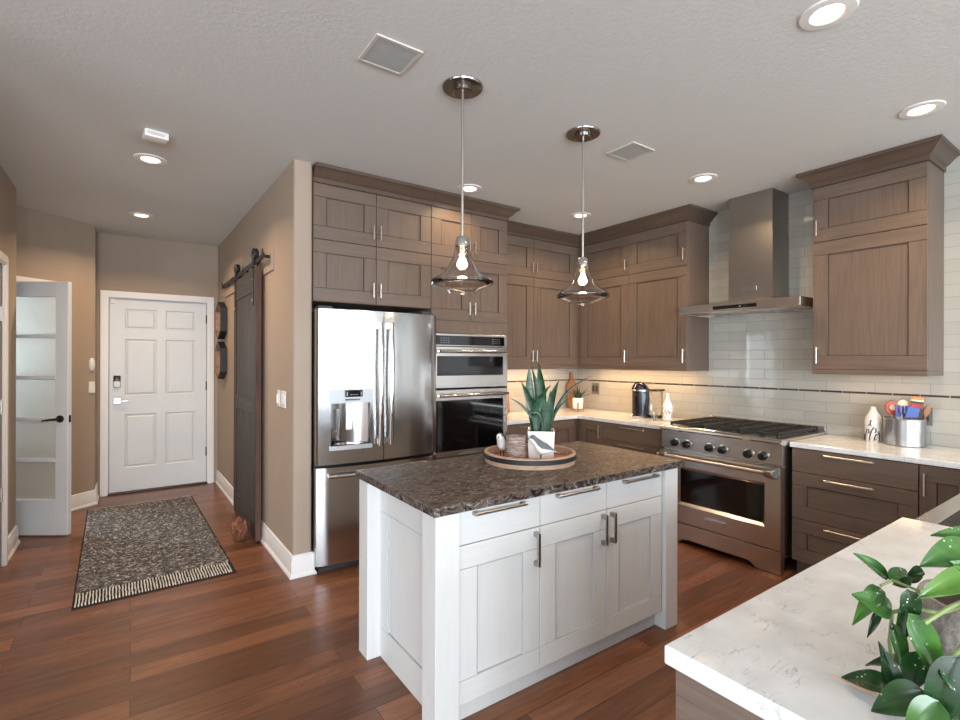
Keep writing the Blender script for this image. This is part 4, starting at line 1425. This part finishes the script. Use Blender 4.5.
# rug
t = thing('rug', 'grey and black heathered shag runner rug on the hall floor', 'rug', (0.128, 4.965, 0.001), R(1.5))
rw, rl = 0.87, 2.38
nb = 0.215        # woven band at the near end
obj('backing', MB().box(-rw / 2 - 0.008, -rl / 2, 0, rw / 2 + 0.008, rl / 2, 0.006, 0.002), M['rug_edge'], t)
nx, ny = 60, 130
rows = []
for j in range(ny + 1):
    row = []
    for i in range(nx + 1):
        e = min(i, nx - i, j, ny - j)
        z = 0.005 if e == 0 else 0.014 + random.uniform(-0.006, 0.007)
        row.append((-rw / 2 + rw * i / nx + random.uniform(-0.004, 0.004), -rl / 2 + nb + (rl - nb - 0.03) * j / ny + random.uniform(-0.005, 0.005), z))
    rows.append(row)
obj('pile', MB().ring(rows, False), M['rug'], t, smooth=180)
b = MB()
for k in range(5):
    y0 = -rl / 2 + 0.012 + k * 0.040
    x = -rw / 2 + 0.008
    while x < rw / 2 - 0.006:
        dx = random.uniform(-0.002, 0.002)
        b.tube([(x, y0, 0.006), (x + dx, y0 + 0.008, 0.012), (x + dx, y0 + 0.024, 0.012), (x + 2 * dx, y0 + 0.032, 0.006)], [0.003, 0.0045, 0.0045, 0.003], 5)
        x += 0.0165
o = obj('woven_band', b, M['fringe'], t)
o['kind'] = 'stuff'
b = MB()
x = -rw / 2 + 0.008
while x < rw / 2 - 0.006:
    b.tube([(x, rl / 2 - 0.034, 0.006), (x, rl / 2 - 0.026, 0.012), (x, rl / 2 - 0.012, 0.011), (x, rl / 2 - 0.004, 0.005)], [0.003, 0.004, 0.004, 0.003], 5)
    x += 0.0165
o = obj('woven_band', b, M['fringe'], t)
o['kind'] = 'stuff'

# doorstop
b = MB()
t2 = bmesh.new()
bmesh.ops.create_icosphere(t2, subdivisions=4, radius=1.0)
from mathutils import noise as mn
for v in t2.verts:
    p = v.co.copy()
    n_ = mn.fractal(p * 2.2, 0.9, 2.0, 4)
    r_ = 1 + 0.28 * n_
    v.co = Vector((p.x * 0.062 * r_, p.y * 0.075 * r_, 0.085 + p.z * 0.088 * r_))
    if v.co.z < 0: v.co.z = 0.0
b._merge(t2, 0)
for s in (-1, 1):
    b.tube([(0, 0.03 * s, 0.14), (-0.005, 0.036 * s, 0.165), (0, 0.03 * s, 0.185)], [0.02, 0.02, 0.004], 8)
t = obj('doorstop', b, M['doorstop'], None, (0.735, 4.46, 0.001))
tag(t, 'lumpy brown plush doorstop on the floor against the barn door', 'doorstop')

# ------------------------------------------------------------------ things on the island
TX, TY = 1.822, 2.114
t = thing('round_tray', 'round wooden barrel-hoop tray with dark metal band on the island', 'tray', (TX, TY, 0.914))
obj('base', MB().lathe([(0.0005, 0.001), (0.238, 0.001), (0.238, 0.014), (0.0005, 0.014)], seg=56), M['tray_in'], t)
obj('rim', MB().lathe([(0.238, 0.001), (0.250, 0.001), (0.254, 0.030), (0.253, 0.056), (0.236, 0.058), (0.236, 0.015)], seg=64, cap0=False, cap1=False), M['tray_wood'], t)
obj('hoop', MB().lathe([(0.2535, 0.024), (0.257, 0.026), (0.2565, 0.048), (0.2525, 0.050)], seg=64, cap0=False, cap1=False), M['iron'], t)
TZ = 0.914 + 0.0145

sn = thing('snake_plant', 'snake plant with upright green leaves in square white planter on tray', 'plant', (1.912, 2.122, TZ), R(-41))
b = MB()
hw = 0.074
hp = 0.150
wt = 0.006
ring = lambda k, z: [(-k, -k, z), (k, -k, z), (k, k, z), (-k, k, z)]
b.ring([ring(hw * 0.93, 0.0), ring(hw, hp), ring(hw - wt, hp), ring(hw - wt, hp - 0.02)], True, True, True)
obj('planter', b, M['ceramic'], sn, smooth=0)
obj('soil', MB().box(-hw + wt, -hw + wt, hp - 0.03, hw - wt, hw - wt, hp - 0.014), M['soil'], sn, smooth=0)


def blade(base, tip, w, bend=(0, 0, 0), face=(0, -1, 0), n=12, cup=0.25, twist=0.0, wpos=0.45):
    """a sword leaf between base and tip, bend is added at mid length"""
    base, tip, bend = Vector(base), Vector(tip), Vector(bend)
    face = Vector(face)
    rows = []
    for i in range(n + 1):
        s = i / n
        c = base.lerp(tip, s) + bend * (4 * s * (1 - s))
        ds = 0.02
        d = (base.lerp(tip, s + ds) + bend * (4 * (s + ds) * (1 - s - ds)) - c).normalized()
        f = (Matrix.Rotation(twist * s, 3, d) @ face)
        sd = d.cross(f).normalized()
        nn = sd.cross(d).normalized()
        if s < wpos:
            k = 0.55 + 0.45 * (s / wpos)
        else:
            q = (s - wpos) / (1 - wpos)
            k = max(0.02, (1 - q ** 2.2))
        hw_ = w / 2 * k
        row = []
        for j in (-1, -0.55, 0, 0.55, 1):
            row.append(c + sd * (j * hw_) + nn * (-cup * hw_ * (1 - j * j)) )
        th = 0.0016
        rows.append(row + [p - nn * th * 2 for p in row[::-1]])
    return MB().ring(rows)


zs = hp - 0.02
LV = [((-0.030, 0.005), (-0.066, 0.010, zs + 0.380), 0.056, (-0.012, 0, 0), 0.4),
      ((0.000, 0.020), (-0.016, 0.040, zs + 0.400), 0.058, (0.012, 0.02, 0), -0.5),
      ((-0.012, 0.035), (-0.052, 0.055, zs + 0.372), 0.044, (0.02, 0, 0), 0.8),
      ((0.042, 0.012), (0.100, 0.030, zs + 0.300), 0.048, (-0.02, 0, 0), -0.7),
      ((-0.028, -0.028), (0.052, -0.050, zs + 0.275), 0.050, (-0.03, -0.01, 0.02), 0.9),
      ((-0.040, -0.010), (-0.112, -0.012, zs + 0.290), 0.050, (0.022, 0, 0), -0.4),
      ((0.020, -0.020), (0.012, -0.035, zs + 0.210), 0.054, (0.012, 0, 0), 0.3),
      ((0.035, -0.010), (0.052, -0.015, zs + 0.245), 0.046, (0.006, 0, 0), -0.2),
      ((0.005, -0.045), (-0.045, -0.062, zs + 0.120), 0.040, (0.03, 0, 0.02), 0.5),
      ((-0.020, -0.040), (-0.030, -0.052, zs + 0.190), 0.046, (-0.004, 0, 0), 0.2)]
for (bx, by), tip, w, bend, tw in LV:
    obj('leaf', blade((bx, by, zs), tip, w * 0.97, bend, twist=tw), M['snake'], sn, smooth=60)
for (bx, by), tip, w, bend in [((0.045, 0.03), (0.290, 0.02, zs + 0.325), 0.016, (-0.04, 0, 0.045)), ((0.05, 0.02), (0.175, 0.01, zs + 0.205), 0.014, (-0.02, 0, 0.03)),
                              ((-0.035, -0.03), (-0.178, -0.05, zs + 0.205), 0.018, (0.035, 0, 0.02)), ((0.0, -0.05), (-0.075, -0.07, zs + 0.115), 0.02, (0.035, 0, 0.05))]:
    obj('slim_leaf', blade((bx, by, zs), tip, w, bend, twist=0.3, wpos=0.3), M['snake_dark'], sn, smooth=60)

# bark jar
c = at(516.0, 455, 2.745)
t = thing('candle_jar', 'striped bark-covered candle jar on the tray left of planter', 'jar', (c.x, c.y, TZ))
b = MB()
prof = [(0.0005, 0.0), (0.050, 0.0), (0.054, 0.02), (0.055, 0.06), (0.053, 0.10), (0.055, 0.124), (0.053, 0.128), (0.047, 0.126), (0.046, 0.095), (0.0005, 0.095)]
b.lathe(prof, seg=40)
for v in b.bm.verts:
    if 0.005 < v.co.z < 0.12 and Vector((v.co.x, v.co.y)).length > 0.0475:
        a = math.atan2(v.co.y, v.co.x)
        k = 1 + 0.02 * math.sin(7 * a + 90 * v.co.z) + 0.015 * math.sin(13 * a)
        v.co.x *= k
        v.co.y *= k
obj('jar', b, M['bark'], t)
obj('candle', MB().lathe([(0.0005, 0.0955), (0.0455, 0.0955), (0.0455, 0.105), (0.0005, 0.104)], seg=32), M['cream'], t)


def bird(label, loc, rz, size, white_head=False):
    """song bird figurine, beak towards -x, body length about 1 unit * size"""
    t = thing('bird_figurine', label, 'figurine', loc, rz, 'bird figurines on the tray')
    # spine: x, z, radius y, radius z
    sp_ = [(-0.47, 0.93, 0.01, 0.01), (-0.45, 0.93, 0.05, 0.06), (-0.40, 0.94, 0.12, 0.13), (-0.30, 0.92, 0.16, 0.17), (-0.20, 0.82, 0.17, 0.19), (-0.08, 0.66, 0.21, 0.25), (0.08, 0.53, 0.23, 0.27),
           (0.24, 0.50, 0.20, 0.23), (0.40, 0.49, 0.13, 0.14), (0.55, 0.46, 0.08, 0.06), (0.66, 0.43, 0.06, 0.03), (0.78, 0.40, 0.045, 0.016), (0.82, 0.39, 0.02, 0.008)]
    def rings(k, a0=0.0, a1=2 * PI, n=20, lift=0.0, sub=None):
        out = []
        for x, z, ry, rz_ in (sub or sp_):
            row = []
            for i in range(n if a1 - a0 > 6.2 else n + 1):
                a = a0 + (a1 - a0) * i / n
                row.append(((x + (0.25 * math.sin(a) * rz_)) * size, ry * k * math.cos(a) * size, (z + lift + rz_ * k * math.sin(a)) * size))
            out.append(row)
        return out
    obj('body', MB().ring(rings(1.0)), M['ceramic'], t, smooth=70)
    # grey cap and wings: the upper shell
    up = rings(1.045, R(8), R(172), 14, 0.0, sp_[2:])
    lo = [[p for p in r] for r in rings(1.0, R(8), R(172), 14, 0.0, sp_[2:])]
    b = MB()
    full = [u + l[::-1] for u, l in zip(up, lo)]
    b.ring(full)
    obj('wing', b, M['bird_grey'], t, smooth=70)
    obj('beak', MB().cyl((-0.44 * size, 0, 0.93 * size), (-0.60 * size, 0, 0.90 * size), 0.04 * size, 0.004 * size, 10), M['iron'], t)
    for s in (-1, 1):
        obj('eye', MB().lathe([(0.0005, -0.018), (0.016, 0), (0.0005, 0.018)], seg=10).xform(Matrix.Translation((-0.40 * size, s * 0.115 * size, 0.98 * size)) @ Matrix.Scale(size, 4)), M['black'], t)
        b = MB().cyl((0.06 * size, 0.08 * s * size, 0.0), (0.04 * size, 0.07 * s * size, 0.33 * size), 0.018 * size, 0.022 * size, 8)
        for a in (-0.5, 0, 0.5):
            b.cyl((0.06 * size, 0.08 * s * size, 0.012 * size), ((0.06 - 0.1 * math.cos(a)) * size, (0.08 * s + 0.1 * math.sin(a)) * size, 0.010 * size), 0.012 * size, 0.008 * size, 6)
        obj('foot', b, M['iron'], t)
    return t


c = at(540.0, 458, 2.70)
bird('grey and white bird figurine standing in front of white planter', (c.x, c.y, TZ), R(-47), 0.128)
c = at(502.0, 452, 2.83)
bird('grey and white bird figurine behind the bark jar at tray edge', (c.x, c.y, TZ), R(35), 0.125)

# ------------------------------------------------------------------ back counter things
def leanboard(name, lab, loc, rz, w, h, tilt):
    n = 10
    pts = [(-w / 2, 0), (w / 2, 0), (w / 2, h * 0.62)]
    pts += [(w / 2 - (w / 2 - 0.022) * (0.5 - 0.5 * math.cos(PI * i / n)), h * (0.62 + 0.2 * i / n)) for i in range(1, n + 1)]
    pts += [(0.022, h * 0.96), (0.012, h), (-0.012, h), (-0.022, h * 0.96)]
    pts += [(-w / 2 + (w / 2 - 0.022) * (0.5 + 0.5 * math.cos(PI * i / n)), h * (0.82 - 0.2 * i / n)) for i in range(0, n + 1)]
    o = obj(name, MB().prism(pts, 0, 0.018, 'y', 0, 0.002), M['tan_wood'], None, loc)
    o.rotation_euler = (R(-tilt), 0, rz)
    return tag(o, lab, 'cutting board')
c = at(575.5, 405, 5.45)
leanboard('cutting_board', 'tan wooden cutting board with handle leaning in the counter corner', (4.255, 4.135, ZC1 + 0.004), R(0), 0.17, 0.42, 8)
leanboard('cutting_board', 'wooden board leaning on the tile beside the oven tower', (3.20, 4.145, ZC1 + 0.006), R(0), 0.20, 0.29, 9)

c = at(578.0, 410, 5.47)
t = thing('succulent', 'small spiky plant in white pot on wooden stand in the corner', 'plant', (c.x, c.y, ZC1), R(-45))
b = MB().lathe([(0.0005, 0.03), (0.048, 0.03), (0.055, 0.045), (0.058, 0.15), (0.052, 0.15), (0.050, 0.13), (0.0005, 0.13)], seg=28)
obj('pot', b, M['ceramic'], t)
b = MB()
for s in (-1, 1):
    b.box(s * 0.06 - 0.006, -0.008, 0.0, s * 0.06 + 0.006, 0.008, 0.10).box(-0.008, s * 0.06 - 0.006, 0.0, 0.008, s * 0.06 + 0.006, 0.10)
b.box(-0.055, -0.006, 0.018, 0.055, 0.006, 0.029).box(-0.006, -0.055, 0.018, 0.006, 0.055, 0.029)
obj('stand', b, M['tan_wood'], t)
for i in range(16):
    a = i * 2.4
    el = 0.35 + 0.9 * (i / 16)
    L_ = 0.135 + 0.03 * math.sin(i * 1.7)
    tip = (math.cos(a) * L_ * math.cos(el), math.sin(a) * L_ * math.cos(el), 0.135 + L_ * math.sin(el))
    fc = Vector((math.cos(a), math.sin(a), -0.3))
    obj('leaf', blade((math.cos(a) * 0.012, math.sin(a) * 0.012, 0.128), tip, 0.022, (0, 0, 0.016), face=fc, n=6, wpos=0.25), M['snake_dark'], t, smooth=60)

t = thing('coffee_machine', 'navy capsule coffee machine with domed top on the corner worktop', 'coffee machine', (4.13, 3.115, ZC1), R(-90))
# local: front towards -y
b = MB()
R0 = 0.084
prof = [(0.0005, 0.012), (R0, 0.012), (R0 + 0.001, 0.05), (R0 + 0.001, 0.24), (R0 - 0.004, 0.275), (R0 - 0.022, 0.31), (R0 - 0.05, 0.333), (0.0005, 0.342)]
b.lathe(prof, seg=40)
obj('housing', b, M['navy'], t)
b = MB()
rows = []
for z, k in ((0.030, 1.0), (0.06, 1.0), (0.24, 1.0), (0.262, 0.985), (0.28, 0.95)):
    rows.append([(1.022 * k * R0 * math.sin(a), -1.022 * k * R0 * math.cos(a), z) for a in [R(x) for x in range(-52, 53, 8)]]
                + [(0.97 * k * R0 * math.sin(a), -0.97 * k * R0 * math.cos(a), z) for a in [R(x) for x in range(52, -53, -8)]])
b.ring(rows)
fp = obj('front_panel', b, M['black'], t)
obj('emblem', MB().prism([(-0.010, 0.0), (-0.004, -0.022), (0, -0.012), (0.004, -0.022), (0.010, 0.0), (0.004, -0.006), (0, 0.004), (-0.004, -0.006)], -1.022 * R0 - 0.002, -1.0 * R0, 'y')
    .xform(Matrix.Translation((0, 0, 0.235))), M['chrome'], fp)
rows = []
for z, k in ((0.262, 1.0), (0.27, 0.99), (0.276, 0.98)):
    rows.append([(1.06 * k * R0 * math.sin(a), -1.06 * k * R0 * math.cos(a), z) for a in [R(x) for x in range(-100, 101, 10)]] + [(0.95 * k * R0 * math.sin(a), -0.95 * k * R0 * math.cos(a), z) for a in [R(x) for x in range(100, -101, -10)]])
obj('chrome_collar', MB().ring(rows), M['chrome'], t)
obj('lever', MB().tube([(R0 * 0.98 * math.sin(a), 0.0 - 0.03, 0.262 + 0.085 * math.cos(a)) for a in [R(x) for x in range(-88, 89, 11)]], 0.008, 8), M['black'], t)
obj('drip_tray', MB().lathe([(0.0005, 0.0), (0.062, 0.0), (0.066, 0.006), (0.066, 0.018), (0.060, 0.022), (0.0005, 0.020)], (0, -0.075, 0.0015), 28), M['chrome'], t)
obj('water_tank', MB().box(0.075, 0.0, 0.03, 0.165, 0.12, 0.262, 0.012, 0, 2), glass('tank_plastic', (0.86, 0.88, 0.89), 0.08, 1.2), t)
obj('tank_lid', MB().box(0.072, -0.004, 0.2635, 0.185, 0.124, 0.282, 0.005), M['black'], t)
obj('tank_base', MB().box(0.04, -0.004, 0.002, 0.175, 0.124, 0.028, 0.006), M['black'], t)

def bottle_prof(s=1.0):
    return [(0.0005, 0.0), (0.040, 0.0), (0.045, 0.006), (0.046, 0.10), (0.045, 0.135), (0.037, 0.165), (0.022, 0.195), (0.015, 0.215), (0.0135, 0.238), (0.017, 0.242), (0.017, 0.252), (0.010, 0.254), (0.010, 0.24), (0.0005, 0.24)]
o = obj('bottle', MB().lathe(bottle_prof(), seg=36), M['print'], None, (4.10, 2.802, ZC1 + 0.0005))
tag(o, 'white bottle with red and dark printed figures beside coffee machine', 'bottle')
o = obj('drinking_glass', MB().lathe([(0.0005, 0), (0.024, 0), (0.029, 0.075), (0.027, 0.075), (0.022, 0.008), (0.0005, 0.008)], seg=24), M['clear'], None, (4.02, 2.885, ZC1 + 0.0005))
tag(o, 'small clear glass between coffee machine and white bottle', 'glass')

# vase with scroll drawing
vx, vy = 4.25, 1.272
t = thing('ceramic_vase', 'white bottle vase with black and orange scroll drawing by the crock', 'vase', (vx, vy, ZC1 + 0.0005))
vp = [(0.0005, 0.0), (0.043, 0.0), (0.047, 0.01), (0.048, 0.07), (0.050, 0.12), (0.050, 0.148), (0.043, 0.175), (0.027, 0.20), (0.018, 0.222), (0.015, 0.235), (0.016, 0.241), (0.011, 0.242), (0.010, 0.22), (0.0005, 0.21)]
obj('body', MB().lathe(vp, seg=40), M['ceramic'], t)
def on_vase(a, z, o=0.0008):
    r_ = 0.0478 + (0.002 if z > 0.09 else 0)
    return (-(r_ + o) * math.cos(a), -(r_ + o) * math.sin(a), z)
def curl(pts, r=0.0024):
    return MB().tube([on_vase(R(a), z) for a, z in pts], r, 6)
bb = MB()
for pts in ([(-52, 0.008), (-40, 0.05), (-30, 0.085), (-14, 0.088), (-12, 0.06), (-22, 0.06)], [(-8, 0.008), (-6, 0.04), (4, 0.075), (18, 0.10), (32, 0.092), (34, 0.07), (24, 0.066)],
            [(22, 0.008), (24, 0.03), (36, 0.055), (52, 0.05)], [(56, 0.008), (62, 0.045), (50, 0.075)], [(-16, 0.112), (-6, 0.12), (4, 0.112)], [(-4, 0.12), (-1, 0.142), (5, 0.150)], [(-62, 0.008), (-70, 0.05)]):
    bb.tube([on_vase(R(a), z) for a, z in pts], 0.0036, 6)
obj('scroll_drawing', bb, M['art_black'], t)
bb = MB()
for a, z, k in ((-46, 0.03, 0.010), (30, 0.02, 0.011), (58, 0.03, 0.009), (44, 0.035, 0.008), (-66, 0.03, 0.008)):
    p = Vector(on_vase(R(a), z, -0.006))
    bb.lathe([(0.0005, -k), (k * 0.8, -k * 0.5), (k * 0.9, k * 0.3), (0.0005, k)], p, 12)
obj('orange_patch', bb, M['art_orange'], t)

# utensil crock
kx, ky = 4.235, 1.098
o = obj('utensil_crock', MB().lathe([(0.0005, 0.0), (0.106, 0.0), (0.110, 0.004), (0.110, 0.171), (0.113, 0.175), (0.112, 0.180), (0.107, 0.180), (0.106, 0.01), (0.0005, 0.008)], seg=56), M['steel_crock'], None, (kx, ky, ZC1 + 0.0005))
tag(o, 'brushed steel utensil crock on the worktop right of the range', 'crock')
ZK = ZC1 + 0.012

# utensils lean in the crock: local z along the handle; built upright then tilted
def utensil(name, lab, dx, dy, tx, ty, head, hmat, hl, handle_mat, extra=None):
    """foot (dx,dy) inside the crock, tilt tx,ty (m over 0.3 m)"""
    t = thing(name, lab, 'utensil', (kx + dx, ky + dy, ZK), 0, 'cooking utensils in the steel crock')
    d = Vector((tx, ty, 0.3)).normalized()
    q = Vector((0, 0, 1)).rotation_difference(d)
    t.rotation_mode = 'QUATERNION'
    # face the flat of the head to the room (-x, -y)
    from mathutils import Quaternion
    t.rotation_quaternion = q @ Quaternion((0, 0, 1), R(-50))
    obj('handle', MB().cyl((0, 0, 0.004), (0, 0, hl), 0.006, 0.0055, 10), handle_mat, t)
    hd = obj('head', head, hmat, t)
    if extra:
        obj(extra[0], extra[1], extra[2], hd)
    return t
def oval(w, h, z, th=0.008, n=24):
    return [(w / 2 * math.cos(2 * PI * i / n), z + h / 2 + h / 2 * math.sin(2 * PI * i / n)) for i in range(n)]
utensil('slotted_spoon', 'red round spoon with pale centre, leftmost in the steel crock', 0.0, 0.018, -0.035, 0.052, MB().prism(oval(0.082, 0.098, 0.188), -0.006, 0.004, 'y', 0, 0.002), M['red'], 0.21, M['tan_wood'],
        ('centre', MB().prism(oval(0.034, 0.038, 0.222), -0.010, -0.004, 'y', 0, 0.001), M['cream']))
utensil('wooden_spoon', 'pale round wooden spoon behind the blue turner in the crock', 0.02, 0.005, 0.01, 0.012, MB().prism(oval(0.078, 0.105, 0.185), -0.004, 0.006, 'y', 0, 0.002), M['cream'], 0.21, M['tan_wood'])
b = MB()
for i in range(4):
    b.box(-0.034 + i * 0.019, -0.004, 0.20, -0.022 + i * 0.019, 0.004, 0.252, 0.002)
b.box(-0.034, -0.004, 0.18, 0.035, 0.004, 0.202, 0.002).box(-0.034, -0.004, 0.248, -0.003, 0.004, 0.258, 0.002)
utensil('slotted_turner', 'blue slotted turner in the middle of the steel crock', -0.03, 0.0, -0.012, 0.008, b, M['blue'], 0.195, M['cream'])
utensil('spatula', 'flat blue spatula leaning right in the steel crock', -0.045, -0.028, -0.012, -0.035, MB().prism([(-0.036, 0.175), (0.036, 0.185), (0.040, 0.245), (-0.026, 0.255)], -0.004, 0.003, 'y', 0, 0.002), M['blue'], 0.19, M['tan_wood'])
utensil('striped_spatula', 'striped orange, red and black spatula standing tallest in the crock', 0.03, -0.026, 0.02, -0.03, MB().box(-0.036, -0.006, 0.235, 0.036, 0.004, 0.268, 0.003), M['red'], 0.25, M['tan_wood'],
        ('stripe', MB().box(-0.036, -0.006, 0.2685, 0.036, 0.004, 0.282, 0.002, 0).box(-0.036, -0.006, 0.2825, 0.036, 0.004, 0.294, 0.002, 1).box(-0.034, -0.006, 0.2945, 0.034, 0.004, 0.314, 0.004, 2), [M['art_black'], M['cream'], M['orange']]))
utensil('wooden_spoon', 'slim tan wooden spoon leaning furthest right in the crock', 0.01, -0.06, 0.005, -0.07, MB().prism(oval(0.034, 0.085, 0.19), -0.003, 0.004, 'y', 0, 0.001), M['tan_wood'], 0.21, M['tan_wood'])

# outlets on the tile
t = thing('outlet', 'grey outlet plate on the tile left of the coffee machine', 'outlet', (XW - 0.0005, 3.93, 1.15), R(-90))
obj('plate', MB().box(-0.055, -0.007, -0.063, 0.055, 0.0, 0.063, 0.002), M['grey_plate'], t)
for x in (-0.024, 0.024):
    obj('socket', MB().box(x - 0.016, -0.009, -0.034, x + 0.016, -0.0065, 0.034, 0.001), M['dark_grey'], t)
t = thing('outlet', 'grey outlet plate on the tile behind the utensil crock', 'outlet', (XW - 0.0005, 1.02, 1.105), R(-90))
obj('plate', MB().box(-0.036, -0.007, -0.06, 0.036, 0.0, 0.06, 0.002), M['grey_plate'], t)
obj('socket', MB().box(-0.016, -0.009, -0.034, 0.016, -0.0065, 0.034, 0.001), M['dark_grey'], t)

# ------------------------------------------------------------------ pothos on the peninsula
PC = Vector((1.215, 0.195))
t = thing('pothos', 'trailing green pothos in a rough stone pot on the near peninsula', 'plant', (0, 0, 0))
obj('stone_pot', MB().lathe([(0.0005, 0.0), (0.075, 0.0), (0.094, 0.02), (0.106, 0.07), (0.104, 0.12), (0.096, 0.145), (0.088, 0.145), (0.088, 0.12), (0.0005, 0.12)], (PC.x, PC.y, 0.9145), 40), M['stone'], t)
obj('soil', MB().lathe([(0.0005, 0.121), (0.0875, 0.121), (0.0875, 0.130), (0.0005, 0.134)], (PC.x, PC.y, 0.9145), 32), M['soil'], t)


def pleaf(base, tip, w, up=(0, 0, 1), bow=0.0, cup=0.25, mat='pothos', n=12):
    base, tip, up = Vector(base), Vector(tip), Vector(up).normalized()
    L_ = (tip - base).length
    rows = []
    for i in range(n + 1):
        s = i / n
        c = base.lerp(tip, s) + up * (bow * L_ * 4 * s * (1 - s))
        e = 0.02
        c2 = base.lerp(tip, s + e) + up * (bow * L_ * 4 * (s + e) * (1 - s - e))
        d = (c2 - c).normalized()
        sd = d.cross(up).normalized()
        nn = sd.cross(d).normalized()
        k = (math.sin(PI * min(1, s ** 0.62 * 1.0)) ** 0.85) if 0 < s < 1 else 0.0
        hw_ = max(w / 2 * k, 0.0006)
        row = []
        for j in (-1, -0.66, -0.33, 0, 0.33, 0.66, 1):
            row.append(c + sd * (j * hw_) + nn * (cup * hw_ * abs(j) ** 1.4 - (0.0 if j else 0.0012)))
        rows.append([Vector((p.x, p.y, max(p.z, 0.9162))) for p in row] + [Vector((p.x, p.y, max(p.z - 0.001, 0.9152))) for p in [q - nn * 0.0004 for q in row[::-1]]])
    return obj('leaf', MB().ring(rows), M[mat], t, smooth=70)


# direction from the leaf towards the viewer side, used to tilt blades
V = Vector((-0.62, -0.40, 0.68)).normalized()
Z3 = Vector((0, 0, 1))
LF = [  # base (u,v,depth), tip (u,v,depth), width m, up vector, bow, material
    ((889, 577, .84), (854, 552, .84), .026, V, .08, 'pothos'),
    ((880, 586, .82), (853, 624, .83), .032, V, .28, 'pothos'),
    ((893, 612, .80), (852, 593, .82), .044, V, .12, 'pothos'),
    ((880, 609, .83), (868, 636, .83), .015, V, .1, 'pothos_dark'),
    ((892, 580, .82), (906, 568, .85), .03, V, .1, 'pothos'),
    ((912, 583, .80), (893, 583, .83), .024, V, .15, 'pothos_dark'),
    ((975, 548, .78), (920, 565, .78), .056, V, .14, 'pothos'),
    ((985, 534, .80), (931, 534, .82), .028, V, .1, 'pothos'),
    ((925, 572, .80), (904, 580, .84), .034, V, .1, 'pothos_dark'),
    ((978, 572, .75), (918, 597, .75), .042, V, .1, 'pothos_light'),
    ((913, 598, .78), (896, 634, .80), .026, V, .15, 'pothos'),
    ((893, 622, .79), (905, 678, .80), .028, V, .12, 'pothos'),
    ((908, 588, .76), (905, 640, .79), .034, V, .18, 'pothos_dark'),
    ((909, 612, .755), (946, 690, .76), .050, V, .06, 'pothos'),
    ((938, 662, .73), (985, 705, .73), .050, V, .06, 'pothos_dark'),
    ((893, 688, .82), (842, 676, .87), .056, (-0.25, -0.2, 0.95), .06, 'pothos_dark'),
    ((902, 663, .81), (866, 664, .86), .045, (-0.25, -0.3, 0.9), .10, 'pothos_dark'),
    ((905, 702, .77), (879, 640, .81), .030, V, .03, 'pothos_dark'),
    ((893, 700, .79), (884, 650, .80), .022, (-0.8, -0.2, 0.4), .03, 'pothos_dark'),
    ((918, 650, .77), (912, 690, .78), .048, V, .06, 'pothos_dark'),
    ((925, 690, .74), (872, 716, .79), .054, V, .1, 'pothos_dark'),
    ((930, 668, .75), (965, 735, .75), .062, V, .08, 'pothos_dark'),
    ((960, 655, .72), (925, 735, .74), .060, V, .08, 'pothos_dark'),
    ((985, 585, .76), (950, 560, .76), .040, V, .12, 'pothos'),
    ((1010, 560, .78), (955, 580, .78), .05, V, .14, 'pothos'),
    ((990, 610, .72), (1040, 660, .72), .06, V, .1, 'pothos'),
    ((1000, 540, .80), (1050, 560, .80), .06, V, .1, 'pothos'),
    ((985, 520, .86), (1010, 500, .92), .05, V, .1, 'pothos'),
    ((940, 700, .72), (905, 745, .73), .05, V, .1, 'pothos'),
    ((985, 690, .72), (1000, 745, .72), .06, V, .1, 'pothos'),
]
for bs, tp, w, up, bow, mt in LF:
    pb, pt_ = at(*bs), at(*tp)
    pt_.z = max(pt_.z, 0.920)
    pb.z = max(pb.z, 0.920)
    pleaf(pb, pt_, w * 0.84, up, bow, mat=mt)
PR = Vector((PC.x - 0.03, PC.y + 0.0, 1.05))
for pts, r_ in (([(990, 598, .82), (940, 612, .76), (915, 607, .76), (893, 611, .80)], 0.0028), ([(990, 588, .82), (950, 606, .745), (925, 622, .74)], 0.0032), ([(985, 580, .82), (920, 590, .78), (893, 579, .82), (881, 585, .82)], 0.0022),
                ([(893, 611, .80), (880, 608, .83)], 0.002), ([(893, 611, .80), (890, 640, .80), (893, 665, .805), (898, 690, .80)], 0.0026), ([(893, 579, .82), (889, 577, .84)], 0.002), ([(990, 560, .84), (976, 548, .78)], 0.0025),
                ([(990, 600, .8), (960, 650, .73), (930, 668, .75)], 0.003)):
    obj('stem', MB().tube([at(*p) for p in pts], r_, 7), M['vine'], t)
obj('dry_stalk', MB().tube([at(831, 673, .878), at(850, 682, .862), at(886, 698, .825)], [0.0009, 0.0016, 0.002], 6), M['stick'], t)
